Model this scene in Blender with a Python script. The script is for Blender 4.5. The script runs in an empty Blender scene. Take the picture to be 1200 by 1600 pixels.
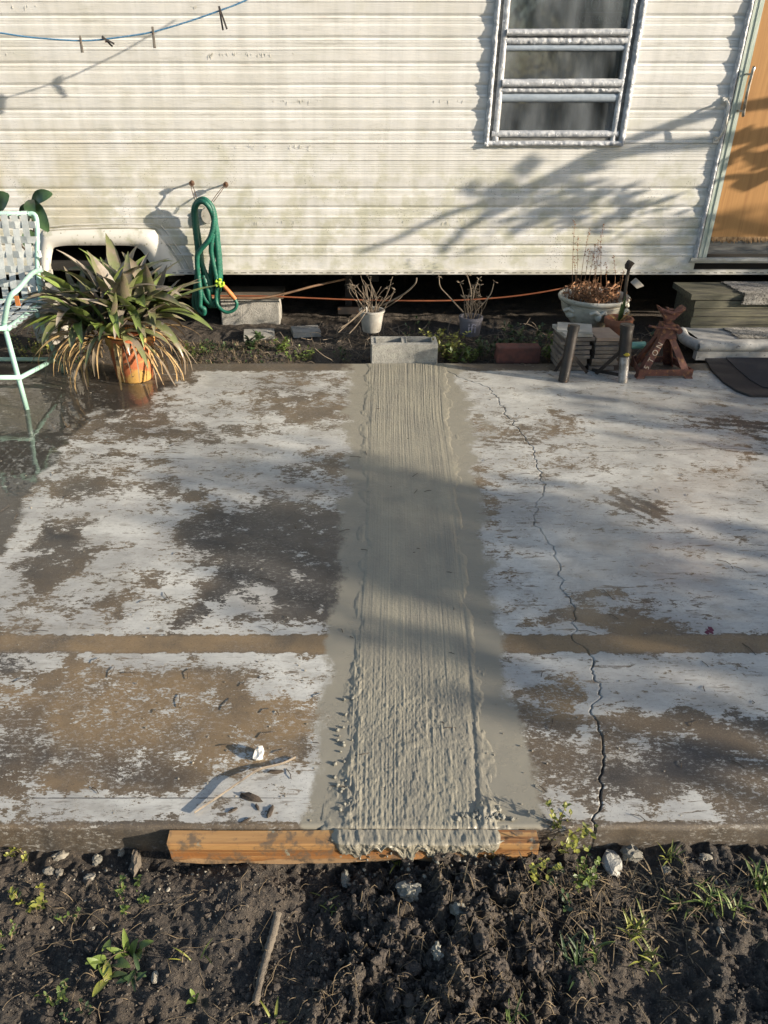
import bpy, math, random
import numpy as np
from mathutils import Vector, Matrix
from math import sin, cos, tan, pi, radians, sqrt, atan2

# ------------------------------------------------------------------ camera, sky, sun, exposure
scene = bpy.context.scene
C = scene.collection
F, PX, CAMH, PITCH = 1200.0, 540.0, 1.57, radians(30)      # focal length (photo px), principal x, height, tilt
cd = bpy.data.cameras.new('camera'); cam = bpy.data.objects.new('camera', cd); C.objects.link(cam)
cam.location = (0, 0, CAMH); cam.rotation_euler = (radians(90) - PITCH, 0, 0)
cd.sensor_fit = 'VERTICAL'; cd.sensor_height = 36; cd.lens = 36 * F / 1600
cd.shift_x = (600 - PX) / 1600
cd.clip_start = 0.05; cd.clip_end = 500
scene.camera = cam

SUN = Vector((0.90, -0.33, 0.285)).normalized()
SUN_EL = math.asin(SUN.z); SUN_AZ = atan2(SUN.x, SUN.y)
world = bpy.data.worlds.new('World'); scene.world = world; world.use_nodes = True
wn = world.node_tree; bg = wn.nodes['Background']
sky = wn.nodes.new('ShaderNodeTexSky'); sky.sky_type = 'NISHITA'; sky.sun_disc = False
sky.sun_elevation = SUN_EL; sky.sun_rotation = SUN_AZ
sky.air_density = 1.0; sky.dust_density = 1.2; sky.ozone_density = 1.0
wn.links.new(sky.outputs[0], bg.inputs[0]); bg.inputs[1].default_value = 0.108
sd = bpy.data.lights.new('sun', 'SUN'); sd.energy = 5.0; sd.angle = radians(0.6); sd.color = (1.0, 0.88, 0.72)
so = bpy.data.objects.new('sun', sd); C.objects.link(so)
so.rotation_euler = SUN.to_track_quat('Z', 'Y').to_euler(); so.location = (8, -3, 5)
vs = scene.view_settings
vs.view_transform = 'Standard'; vs.look = 'None'; vs.gamma = 1.0; vs.use_curve_mapping = False; vs.exposure = 0.95
scene.cycles.max_bounces = 8
scene.cycles.caustics_reflective = False; scene.cycles.caustics_refractive = False

R = random.Random(7)
U = R.uniform

# ------------------------------------------------------------------ measuring helpers
def rayd(u, v):
    a, b = (u - PX) / F, (800 - v) / F
    return (a, cos(PITCH) + b * sin(PITCH), -sin(PITCH) + b * cos(PITCH))
def G(u, v, z=0.0):
    d = rayd(u, v); t = (z - CAMH) / d[2]
    return Vector((d[0] * t, d[1] * t, z))
def at(u, v, y):
    d = rayd(u, v); t = y / d[1]
    return Vector((d[0] * t, y, CAMH + d[2] * t))
def pxm(y, z=0.0):                      # metres per photo pixel at a depth
    return (y * cos(PITCH) + (CAMH - z) * sin(PITCH)) / F
def to_uv(X, Y, Z=0.0):
    zc = Y * cos(PITCH) - (Z - CAMH) * sin(PITCH)
    up = Y * sin(PITCH) + (Z - CAMH) * cos(PITCH)
    return PX + F * X / zc, 800 - F * up / zc

# ------------------------------------------------------------------ numpy noise
def _lat(seed):
    return np.random.RandomState(seed).rand(257, 257)
_LATS = {}
def vnoise(x, y, seed=0):
    if seed not in _LATS: _LATS[seed] = _lat(seed)
    L = _LATS[seed]
    x = np.asarray(x, float); y = np.asarray(y, float)
    xi = np.floor(x).astype(int); yi = np.floor(y).astype(int)
    fx = x - xi; fy = y - yi
    fx = fx * fx * (3 - 2 * fx); fy = fy * fy * (3 - 2 * fy)
    a = L[xi % 256, yi % 256]; b = L[(xi + 1) % 256, yi % 256]
    c = L[xi % 256, (yi + 1) % 256]; d = L[(xi + 1) % 256, (yi + 1) % 256]
    return (a * (1 - fx) + b * fx) * (1 - fy) + (c * (1 - fx) + d * fx) * fy
def fbm(x, y, octv=4, seed=0, gain=0.5):
    s = 0; a = 1; t = 0
    for k in range(octv):
        s = s + a * vnoise(x * 2 ** k + 17.3 * k, y * 2 ** k + 9.1 * k, seed + k); t += a; a *= gain
    return s / t                          # 0..1
def sstep(a, b, x):
    t = np.clip((x - a) / (b - a), 0, 1); return t * t * (3 - 2 * t)

# ------------------------------------------------------------------ objects
def link(name, me, mat, parent=None):
    o = bpy.data.objects.new(name, me); C.objects.link(o)
    if mat is not None:
        for m in (mat if isinstance(mat, (list, tuple)) else [mat]): me.materials.append(m)
    if parent is not None: o.parent = parent
    return o
def tag(o, label=None, cat=None, group=None, kind=None):
    if label: o['label'] = label
    if cat: o['category'] = cat
    if group: o['group'] = group
    if kind: o['kind'] = kind
    return o
def thing(name, loc, label, cat, group=None):
    o = bpy.data.objects.new(name, None); C.objects.link(o); o.location = loc
    o.empty_display_size = 0.1
    return tag(o, label, cat, group)
def wloc(p):
    v = Vector((0, 0, 0))
    while p is not None: v = v + p.location; p = p.parent
    return v

class MB:
    def __init__(s): s.v = []; s.f = []; s.n = 0; s.mi = []; s.cm = 0
    def add(s, verts, faces):
        verts = [tuple(map(float, p)) for p in verts]
        s.v += verts; s.f += [tuple(i + s.n for i in f) for f in faces]; s.mi += [s.cm] * len(faces); s.n += len(verts)
    def box(s, c, size, M=None, taper=1.0):
        x, y, z = (k / 2 for k in size); c = Vector(c)
        P = [Vector((sx * x * (taper if sz > 0 else 1), sy * y * (taper if sz > 0 else 1), sz * z)) for sz in (-1, 1) for sy in (-1, 1) for sx in (-1, 1)]
        if M is not None: P = [M @ p for p in P]
        s.add([p + c for p in P], [(0, 2, 3, 1), (4, 5, 7, 6), (0, 1, 5, 4), (2, 6, 7, 3), (0, 4, 6, 2), (1, 3, 7, 5)])
    def bar(s, a, b, w, h, up=(0, 0, 1)):
        a = Vector(a); b = Vector(b); d = (b - a); L = d.length; d.normalize()
        up = Vector(up); x = d.cross(up)
        if x.length < 1e-4: x = d.cross(Vector((1, 0, 0)))
        x.normalize(); z = x.cross(d)
        M = Matrix((x, d, z)).transposed()
        s.box((a + b) / 2, (w, L, h), M)
    def tube(s, path, r, k=8, caps=True, flat=None):
        P = [Vector(p) for p in path]; n = len(P)
        if not hasattr(r, '__len__'): r = [r] * n
        T = []
        for i in range(n):
            d = P[min(i + 1, n - 1)] - P[max(i - 1, 0)]
            T.append(d.normalized() if d.length > 1e-9 else Vector((0, 0, 1)))
        a = Vector((0, 0, 1)) if abs(T[0].z) < 0.9 else Vector((1, 0, 0))
        nrm = (a - T[0] * a.dot(T[0])).normalized()
        vs_ = []
        for i in range(n):
            nrm = nrm - T[i] * nrm.dot(T[i])
            nrm = nrm.normalized() if nrm.length > 1e-6 else T[i].orthogonal().normalized()
            bi = T[i].cross(nrm)
            for j in range(k):
                an = 2 * pi * j / k
                vs_.append(P[i] + (nrm * cos(an) + bi * sin(an) * (flat or 1)) * r[i])
        fs = [(i * k + j, i * k + (j + 1) % k, (i + 1) * k + (j + 1) % k, (i + 1) * k + j) for i in range(n - 1) for j in range(k)]
        if caps: fs += [tuple(range(k - 1, -1, -1)), tuple((n - 1) * k + j for j in range(k))]
        s.add(vs_, fs)
    def lathe(s, prof, c=(0, 0, 0), k=24, wob=None):
        c = Vector(c); vs_ = []
        for (r, z) in prof:
            for j in range(k):
                an = 2 * pi * j / k; rr = r * (wob(an, z) if wob else 1)
                vs_.append((c.x + rr * cos(an), c.y + rr * sin(an), c.z + z))
        n = len(prof)
        fs = [(i * k + j, i * k + (j + 1) % k, (i + 1) * k + (j + 1) % k, (i + 1) * k + j) for i in range(n - 1) for j in range(k)]
        s.add(vs_, fs)
    def leaf(s, path, w, side, fold=0.25, k=3):
        P = [Vector(p) for p in path]; n = len(P); vs_ = []
        side = Vector(side).normalized()
        for i in range(n):
            d = (P[min(i + 1, n - 1)] - P[max(i - 1, 0)]).normalized()
            sd_ = (side - d * side.dot(d)); sd_ = sd_.normalized() if sd_.length > 1e-5 else d.orthogonal().normalized()
            nn = sd_.cross(d)
            for q in (-1, 0, 1):
                vs_.append(P[i] + sd_ * (q * w[i]) + nn * (fold * w[i] * abs(q)))
        fs = [(i * 3 + j, i * 3 + j + 1, i * 3 + j + 4, i * 3 + j + 3) for i in range(n - 1) for j in (0, 1)]
        s.add(vs_, fs)
    def blob(s, c, r, rnd, sub=0, sq=(1, 1, 1), rough=0.3):
        V, Fc = ICO[sub]; c = Vector(c)
        a = rnd.uniform(0, 6.28); ca, sa = cos(a), sin(a)
        out = []
        for p in V:
            k = r * (1 + rnd.uniform(-rough, rough))
            x, y, z = p[0] * k * sq[0], p[1] * k * sq[1], p[2] * k * sq[2]
            out.append((c.x + x * ca - y * sa, c.y + x * sa + y * ca, c.z + z))
        s.add(out, Fc)
    def build(s, name, mat, parent=None, smooth=False, sharp=None):
        o = wloc(parent)
        me = bpy.data.meshes.new(name)
        me.from_pydata([(p[0] - o.x, p[1] - o.y, p[2] - o.z) for p in s.v], [], s.f); me.validate(); 
        if len(s.mi) == len(me.polygons) and any(s.mi): me.polygons.foreach_set('material_index', s.mi)
        if smooth: me.polygons.foreach_set('use_smooth', [True] * len(me.polygons))
        me.update()
        ob = link(name, me, mat, parent)
        if sharp and smooth: me.set_sharp_from_angle(angle=radians(sharp))
        return ob

def _ico(sub):
    t = (1 + 5 ** .5) / 2
    V = [(-1, t, 0), (1, t, 0), (-1, -t, 0), (1, -t, 0), (0, -1, t), (0, 1, t), (0, -1, -t), (0, 1, -t), (t, 0, -1), (t, 0, 1), (-t, 0, -1), (-t, 0, 1)]
    V = [Vector(v).normalized() for v in V]
    Fc = [(0, 11, 5), (0, 5, 1), (0, 1, 7), (0, 7, 10), (0, 10, 11), (1, 5, 9), (5, 11, 4), (11, 10, 2), (10, 7, 6), (7, 1, 8), (3, 9, 4), (3, 4, 2), (3, 2, 6), (3, 6, 8), (3, 8, 9), (4, 9, 5), (2, 4, 11), (6, 2, 10), (8, 6, 7), (9, 8, 1)]
    for _ in range(sub):
        cache = {}; nf = []
        def mid(a, b):
            k = (min(a, b), max(a, b))
            if k not in cache: V.append(((V[a] + V[b]) / 2).normalized()); cache[k] = len(V) - 1
            return cache[k]
        for a, b, c in Fc:
            x, y, z = mid(a, b), mid(b, c), mid(c, a)
            nf += [(a, x, z), (b, y, x), (c, z, y), (x, y, z)]
        Fc = nf
    return [tuple(v) for v in V], Fc
ICO = [_ico(0), _ico(1), _ico(2)]

def spline(pts, n=8):
    P = [Vector(p) for p in pts]; out = []
    for i in range(len(P) - 1):
        p0 = P[max(i - 1, 0)]; p1 = P[i]; p2 = P[i + 1]; p3 = P[min(i + 2, len(P) - 1)]
        for k in range(n):
            t = k / n
            out.append(0.5 * ((2 * p1) + (p2 - p0) * t + (2 * p0 - 5 * p1 + 4 * p2 - p3) * t * t + (3 * p1 - p0 - 3 * p2 + p3) * t ** 3))
    out.append(P[-1]); return out

def grid_mesh(name, X, Y, Z, mat, parent=None, attrs=None, smooth=True):
    """X, Y, Z 2-D arrays -> one mesh object"""
    n, m = X.shape
    co = np.stack([X, Y, Z], -1).reshape(-1, 3)
    i = np.arange(n * m).reshape(n, m)
    q = np.stack([i[:-1, :-1], i[:-1, 1:], i[1:, 1:], i[1:, :-1]], -1).reshape(-1, 4)
    me = bpy.data.meshes.new(name)
    me.vertices.add(n * m); me.vertices.foreach_set('co', co.ravel())
    me.loops.add(q.size); me.loops.foreach_set('vertex_index', q.ravel().astype(np.int32))
    me.polygons.add(len(q)); me.polygons.foreach_set('loop_start', np.arange(0, q.size, 4, dtype=np.int32))
    try: me.polygons.foreach_set('loop_total', np.full(len(q), 4, dtype=np.int32))
    except Exception: pass
    if smooth: me.polygons.foreach_set('use_smooth', np.ones(len(q), bool))
    for k, a in (attrs or {}).items():
        at_ = me.attributes.new(k, 'FLOAT', 'POINT'); at_.data.foreach_set('value', np.asarray(a, np.float32).ravel())
    me.update(); me.validate()
    return link(name, me, mat, parent)

# ------------------------------------------------------------------ materials
class NT:
    def __init__(s, name):
        s.m = bpy.data.materials.new(name); s.m.use_nodes = True; s.t = s.m.node_tree; s.t.nodes.clear()
        s.out = s.n('ShaderNodeOutputMaterial'); s.b = s.n('ShaderNodeBsdfPrincipled'); s.l(s.b.outputs[0], s.out.inputs[0])
        s.tc = s.n('ShaderNodeTexCoord')
    def n(s, t, **k):
        x = s.t.nodes.new(t)
        for a, b in k.items(): setattr(x, a, b)
        return x
    def l(s, a, b): s.t.links.new(a, b)
    def put(s, sock, v):
        if isinstance(v, (int, float)): sock.default_value = v
        elif isinstance(v, (tuple, list)): sock.default_value = (*v, 1) if len(v) == 3 and sock.type == 'RGBA' else v
        else: s.l(v, sock)
    def coord(s, scale=(1, 1, 1), rot=(0, 0, 0)):
        mp = s.n('ShaderNodeMapping'); mp.inputs['Scale'].default_value = scale; mp.inputs['Rotation'].default_value = rot
        s.l(s.tc.outputs['Object'], mp.inputs[0]); return mp.outputs[0]
    def noise(s, scale, detail=4, rough=.55, co=None, dist=0.0):
        x = s.n('ShaderNodeTexNoise'); x.inputs['Scale'].default_value = scale; x.inputs['Detail'].default_value = detail
        x.inputs['Roughness'].default_value = rough; x.inputs['Distortion'].default_value = dist
        s.l(co if co is not None else s.tc.outputs['Object'], x.inputs['Vector']); return x.outputs[0]
    def vor(s, scale, feature='F1', co=None, out=0):
        x = s.n('ShaderNodeTexVoronoi', feature=feature); x.inputs['Scale'].default_value = scale
        s.l(co if co is not None else s.tc.outputs['Object'], x.inputs['Vector']); return x.outputs[out]
    def math(s, op, a, b=0.0, clamp=False):
        x = s.n('ShaderNodeMath', operation=op); x.use_clamp = clamp; s.put(x.inputs[0], a); s.put(x.inputs[1], b); return x.outputs[0]
    def step(s, v, a, b, lo=0.0, hi=1.0):
        x = s.n('ShaderNodeMapRange', interpolation_type='SMOOTHSTEP'); s.put(x.inputs[0], v)
        x.inputs[1].default_value = a; x.inputs[2].default_value = b; x.inputs[3].default_value = lo; x.inputs[4].default_value = hi
        return x.outputs[0]
    def mix(s, f, a, b):
        x = s.n('ShaderNodeMix', data_type='RGBA'); s.put(x.inputs[0], f); s.put(x.inputs[6], a); s.put(x.inputs[7], b); return x.outputs[2]
    def fmix(s, f, a, b):
        x = s.n('ShaderNodeMix', data_type='FLOAT'); s.put(x.inputs[0], f); s.put(x.inputs[2], a); s.put(x.inputs[3], b); return x.outputs[0]
    def attr(s, name):
        x = s.n('ShaderNodeAttribute', attribute_name=name); return x.outputs['Fac']
    def geo(s): 
        x = s.n('ShaderNodeNewGeometry'); return x
    def bump(s, h, strength=.3, dist=.01, prev=None):
        x = s.n('ShaderNodeBump'); x.inputs['Strength'].default_value = strength; x.inputs['Distance'].default_value = dist
        s.put(x.inputs['Height'], h)
        if prev is not None: s.l(prev, x.inputs['Normal'])
        return x.outputs[0]
    def set(s, **k):
        for a, v in k.items(): s.put(s.b.inputs[a.replace('_', ' ')], v)
        return s.m

def simple(name, c1, c2=None, scale=8, rough=.6, bump=.2, bscale=40, stretch=(1, 1, 1), lo=.35, hi=.65, metal=0, spec=.5, bdist=.004, c3=None, s3=90, t3=(.62, .7), rough2=None, sub=0):
    """two tones by noise, optional speckle tone, fine relief"""
    m = NT(name); co = m.coord(stretch)
    c2 = c2 or tuple(k * .7 for k in c1)
    f = m.step(m.noise(scale, 6, .6, co), lo, hi)
    col = m.mix(f, c1, c2)
    if c3: col = m.mix(m.step(m.noise(s3, 3, .6, co), *t3), col, c3)
    h = m.noise(bscale, 5, .6, co)
    r = rough if rough2 is None else m.fmix(f, rough, rough2)
    m.set(Base_Color=col, Roughness=r, Metallic=metal, Normal=m.bump(h, bump, bdist))
    m.b.inputs['Specular IOR Level'].default_value = spec
    return m.m

# siding: aged white paint with algae and specks
def mat_siding():
    m = NT('siding_paint')
    sep = m.n('ShaderNodeSeparateXYZ'); m.l(m.tc.outputs['Object'], sep.inputs[0]); x, z = sep.outputs[0], sep.outputs[2]
    streak = m.noise(1, 5, .6, m.coord((14, 1, 1.2)))
    big = m.noise(2.2, 4, .6, m.coord((1, 1, 1.6)))
    col = m.mix(m.step(streak, .35, .7), (.70, .69, .66), (.60, .595, .565))
    col = m.mix(m.math('MULTIPLY', m.step(big, .4, .65), .35), col, (.50, .485, .42))
    low = m.step(z, 1.25, .35)                        # algae grows low on the wall
    n1 = m.noise(5.5, 7, .68)
    alg = m.math('MULTIPLY', m.step(m.math('ADD', n1, m.math('MULTIPLY', low, .10)), .52, .72), m.fmix(low, .2, .75))
    col = m.mix(alg, col, (.44, .435, .32))
    left = m.step(x, -.2, -2.3)
    col = m.mix(m.math('MULTIPLY', m.math('MULTIPLY', left, m.step(m.noise(3.1, 5, .6), .42, .62)), m.fmix(low, .15, .75)), col, (.50, .46, .33))
    sp = m.vor(70, co=m.coord((1, 1, 1)))
    pm = m.step(m.noise(6, 3, .5), .52, .62)
    speck = m.math('MULTIPLY', m.step(sp, .26, .14), m.math('MULTIPLY', pm, m.fmix(low, .15, .8)))
    col = m.mix(speck, col, (.17, .165, .13))
    gr = m.math('MULTIPLY', m.step(m.noise(1, 6, .7, m.coord((3, 1, 26))), .54, .70), .42)
    col = m.mix(gr, col, (.33, .32, .27))
    h = m.math('ADD', m.noise(1, 4, .6, m.coord((9, 9, 160))), m.math('MULTIPLY', m.noise(30, 4), .5))
    h = m.math('ADD', h, m.math('MULTIPLY', m.noise(3.5, 2), 3.0))
    return m.set(Base_Color=col, Roughness=.55, Normal=m.bump(h, .45, .003))
M = {}
M['siding'] = mat_siding()
M['trim'] = simple('trim_white', (.62, .60, .55), (.40, .385, .32), 7, .5, .2, 60, stretch=(1, 1, 3))
M['fender'] = simple('fender_white', (.66, .64, .58), (.40, .40, .30), 9, .45, .12, 30, lo=.5, hi=.72, c3=(.3, .3, .22), s3=40)
M['dark'] = simple('shade_black', (.012, .011, .010), (.02, .018, .016), 6, .9, .1)  # near-black colour stands in for deep shade under and inside the home
M['silver'] = simple('silver_paint', (.55, .56, .57), (.33, .345, .365), 26, .42, .9, 90, lo=.36, hi=.62, metal=.12, bdist=.004, c3=(.80, .81, .82), s3=48, t3=(.62, .68))
M['sash'] = simple('grey_sash', (.30, .35, .40), (.38, .43, .48), 12, .38, .25, 60, stretch=(1, 1, 5), metal=.2)
M['jamb'] = simple('greenish_jamb', (.36, .43, .36), (.52, .56, .50), 7, .4, .3, 60, stretch=(6, 6, 1), metal=.15)
M['steel'] = simple('handle_steel', (.45, .43, .40), (.22, .19, .16), 40, .28, .1, 90, metal=.9)
M['curtain'] = simple('curtain_cloth', (.66, .67, .64), (.36, .37, .36), 6, .9, .2, 200, stretch=(5, 1, .4))
M['sign'] = simple('sign_plate', (.17, .17, .18), (.21, .21, .215), 9, .7, .05)
M['sign_print'] = simple('sign_print', (.85, .83, .80), (.75, .74, .72), 30, .7, .05)

def mat_glass():
    m = NT('window_glass'); m.t.nodes.remove(m.b)
    tr = m.n('ShaderNodeBsdfTransparent'); tr.inputs[0].default_value = (.62, .69, .72, 1)
    gl = m.n('ShaderNodeBsdfGlossy'); gl.inputs['Roughness'].default_value = .09; gl.inputs[0].default_value = (.9, .95, 1, 1)
    df = m.n('ShaderNodeBsdfDiffuse'); df.inputs[0].default_value = (.33, .36, .38, 1)
    fr = m.n('ShaderNodeFresnel'); fr.inputs[0].default_value = 1.5
    m.l(m.bump(m.noise(7, 2), .12, .02), gl.inputs['Normal'])
    a = m.n('ShaderNodeMixShader'); m.put(a.inputs[0], m.math('ADD', fr.outputs[0], .10)); m.l(tr.outputs[0], a.inputs[1]); m.l(gl.outputs[0], a.inputs[2])
    b = m.n('ShaderNodeMixShader'); m.put(b.inputs[0], m.math('MULTIPLY', m.step(m.noise(1, 3, .5, m.coord((5, 5, 2))), .30, .75), .42)); m.l(a.outputs[0], b.inputs[1]); m.l(df.outputs[0], b.inputs[2])
    m.l(b.outputs[0], m.out.inputs[0]); return m.m
M['glass'] = mat_glass()

def mat_door():
    m = NT('door_veneer')
    g = m.noise(1, 7, .65, m.coord((34, 34, 1.4)), .6)
    fine = m.noise(1, 4, .6, m.coord((190, 190, 4)))
    col = m.mix(m.step(g, .3, .7), (.46, .245, .085), (.36, .18, .06))
    col = m.mix(m.math('MULTIPLY', m.step(fine, .5, .8), .45), col, (.25, .115, .04))
    return m.set(Base_Color=col, Roughness=.45, Normal=m.bump(fine, .2, .002))
M['door'] = mat_door()
M['splinter'] = simple('raw_splinter', (.42, .26, .12), (.22, .12, .05), 60, .8, .4, 120)
M['sill'] = simple('weathered_sill', (.10, .10, .095), (.20, .195, .18), 9, .5, .3, 60, stretch=(1, 6, 6))

# ---- patio slab: worn pale paint over brown concrete, cement slurry, wet sheen
def mat_slab():
    m = NT('patio_slab')
    bare, dk, tan_, cem, wet, top, pud = (m.attr(k) for k in ('bare', 'dark', 'tan', 'cem', 'wet', 'top', 'puddle'))
    flow = m.coord((.75, 1, 1))
    fl = m.noise(13, 12, .68, flow, .25)                  # flake outline
    fl2 = m.noise(75, 8, .7, m.coord((.5, 1, 1)), .1)    # small chips, longer across the slab
    fld = m.math('ADD', m.math('MULTIPLY', m.math('SUBTRACT', fl, .5), 2.5), m.math('MULTIPLY', m.math('SUBTRACT', fl2, .5), 1.9))
    fl3 = m.noise(210, 6, .75, m.coord((.5, 1, 1)))
    fld = m.math('ADD', fld, m.math('MULTIPLY', m.math('SUBTRACT', fl3, .5), m.fmix(tan_, .8, 1.9)))
    fld = m.math('ADD', fld, m.math('MULTIPLY', m.math('SUBTRACT', m.noise(5, 5, .6), .5), .7))
    worn = m.math('POWER', m.step(m.math('ADD', bare, fld), .44, .56), .8)
    # tiny dark chips everywhere
    chips = m.math('MULTIPLY', m.step(m.noise(48, 6, .62, m.coord((.22, 1, 1)), .3), .595, .62), m.step(m.noise(3.5, 4, .6), .36, .58))
    worn = m.math('MAXIMUM', worn, m.math('MULTIPLY', chips, .9))
    # paint
    pn = m.noise(3.2, 8, .65, m.coord((.7, 1, 1)))
    paint = m.mix(m.step(pn, .35, .65), (.52, .515, .475), (.35, .345, .325))
    scuff = m.noise(1, 8, .7, m.coord((10, 70, 1)))
    paint = m.mix(m.math('MULTIPLY', m.step(scuff, .5, .68), .38), paint, (.25, .245, .23))
    film = m.step(m.noise(9, 8, .7, m.coord((.5, 1, 1)), .4), .50, .66)
    paint = m.mix(m.math('MULTIPLY', m.step(m.noise(1.6, 6, .65), .46, .60), .42), paint, (.20, .195, .18))
    paint = m.mix(m.math('MULTIPLY', film, .5), paint, (.225, .21, .18))
    paint = m.mix(m.math('MULTIPLY', m.step(m.noise(130, 5, .75, m.coord((.4, 1, 1))), .54, .64), .45), paint, (.19, .18, .165))
    dots = m.math('MULTIPLY', m.step(m.vor(150), .20, .10), m.step(m.noise(10, 4), .5, .6))
    paint = m.mix(dots, paint, (.10, .095, .085))
    # bare concrete
    bn = m.noise(6, 10, .7)
    gr = m.noise(220, 6, .75)
    brown = m.mix(m.step(bn, .32, .68), (.160, .118, .072), (.078, .064, .048))
    brown = m.mix(m.math('MULTIPLY', m.step(m.noise(2.3, 7, .7), .46, .62), .7), brown, (.062, .055, .047))
    brown = m.mix(m.math('MULTIPLY', tan_, m.step(m.noise(4, 6, .6), .30, .6)), brown, (.235, .160, .082))
    dark = m.mix(m.step(bn, .35, .65), (.022, .021, .021), (.045, .042, .040))
    conc = m.mix(dk, brown, dark)
    sandy = m.math('MULTIPLY', m.step(gr, .50, .66), .62)
    conc = m.mix(sandy, conc, m.mix(dk, (.27, .205, .125), (.085, .082, .076)))
    conc = m.mix(m.math('MULTIPLY', m.step(m.noise(160, 4, .7), .57, .66), .6), conc, (.035, .03, .025))
    col = m.mix(worn, paint, conc)
    # salt-like remnants of paint on the worn part
    rem = m.math('MULTIPLY', m.step(m.noise(95, 9, .78, m.coord((.6, 1, 1))), .525, .585), m.step(m.noise(4.3, 6, .65), .40, .60))
    col = m.mix(m.math('MULTIPLY', m.math('MULTIPLY', rem, .8), m.math('SUBTRACT', 1, m.math('MULTIPLY', top, .8))), col, (.37, .36, .33))
    jj = m.math('MULTIPLY', m.step(m.math('ABSOLUTE', m.math('ADD', m.attr('joint'), m.math('MULTIPLY', m.math('SUBTRACT', m.noise(30, 6, .7), .5), 1.6))), 1.0, .35), m.attr('jmask'))
    col = m.mix(m.math('MULTIPLY', jj, m.step(m.noise(25, 4, .6), .34, .5)), col, (.035, .032, .03))
    sog = m.n('ShaderNodeHueSaturation'); sog.inputs['Value'].default_value = .42; m.l(col, sog.inputs['Color'])
    col = m.mix(m.step(pud, .2, .8), col, sog.outputs[0])
    cn = m.step(m.math('ADD', cem, m.math('MULTIPLY', m.math('SUBTRACT', m.noise(16, 10, .72, m.coord((1, .7, 1))), .5), 1.5)), .34, .72)
    col = m.mix(cn, col, m.mix(m.noise(14, 5), (.26, .24, .185), (.215, .20, .162)))
    h = m.math('ADD', m.math('MULTIPLY', worn, -.55), m.math('MULTIPLY', gr, .35))
    h = m.math('ADD', h, m.math('MULTIPLY', m.noise(60, 5), .3))
    wob = m.noise(9, 3, .5)
    rgh = m.fmix(m.step(pud, .3, .8), m.fmix(m.step(wob, .35, .65), .12, .30), .018)
    b1 = m.bump(h, .55, .0016)
    m.b.inputs['Coat IOR'].default_value = 1.5
    b2 = m.bump(m.math('ADD', m.noise(5, 2), m.math('MULTIPLY', m.noise(60, 3), .05)), .03, .02)
    m.l(b2, m.b.inputs['Coat Normal'])
    wv = m.math('MULTIPLY', m.math('MULTIPLY', wet, m.fmix(m.step(m.noise(2.6, 5, .6), .38, .56), .5, 1.0)), m.math('SUBTRACT', 1, m.math('MULTIPLY', cn, .6)))
    wv = m.math('MAXIMUM', wv, m.step(pud, .2, .8))
    return m.set(Base_Color=col, Roughness=.62, Normal=b1, Coat_Weight=wv, Coat_Roughness=rgh)
M['slab'] = mat_slab()

def mat_cement():
    m = NT('fresh_cement')
    n = m.noise(5, 6, .6, m.coord((2, .6, 1)))
    col = m.mix(m.step(n, .35, .65), (.265, .245, .188), (.215, .20, .16))
    col = m.mix(m.math('MULTIPLY', m.step(m.noise(140, 5, .7), .55, .7), .5), col, (.34, .32, .24))
    h = m.math('ADD', m.noise(260, 5, .65), m.math('MULTIPLY', m.noise(90, 4, .6), 1.2))
    r = m.fmix(m.step(m.noise(6, 4), .4, .6), .34, .58)
    return m.set(Base_Color=col, Roughness=r, Normal=m.bump(h, .5, .0016))
M['cement'] = mat_cement()

def mat_soil():
    m = NT('damp_soil')
    n = m.noise(7, 8, .65); n2 = m.noise(90, 6, .7)
    col = m.mix(m.step(n, .35, .65), (.070, .056, .043), (.030, .026, .023))
    col = m.mix(m.math('MULTIPLY', m.step(n2, .46, .64), .75), col, (.135, .106, .076))
    col = m.mix(m.step(m.noise(320, 3, .6), .64, .72), col, (.20, .185, .16))
    h = m.math('ADD', n2, m.math('MULTIPLY', m.noise(300, 5, .7), .6))
    return m.set(Base_Color=col, Roughness=m.fmix(m.step(m.noise(3, 3), .42, .6), .78, .97), Normal=m.bump(h, 1.0, .010))
M['soil'] = mat_soil()
M['clod'] = simple('soil_clod', (.080, .063, .048), (.036, .030, .026), 30, .85, .9, 120, bdist=.006, c3=(.12, .10, .075), s3=200)
M['mud'] = simple('drying_mud', (.15, .125, .095), (.085, .07, .055), 20, .9, .9, 120, bdist=.005)
M['stone'] = simple('pale_stone', (.26, .245, .205), (.15, .14, .115), 18, .85, .6, 90)
M['pebble'] = simple('white_pebble', (.30, .275, .22), (.15, .135, .11), 25, .8, .4, 90)
M['cemlump'] = simple('cement_lump', (.24, .23, .185), (.17, .165, .14), 25, .55, .7, 110)

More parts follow.
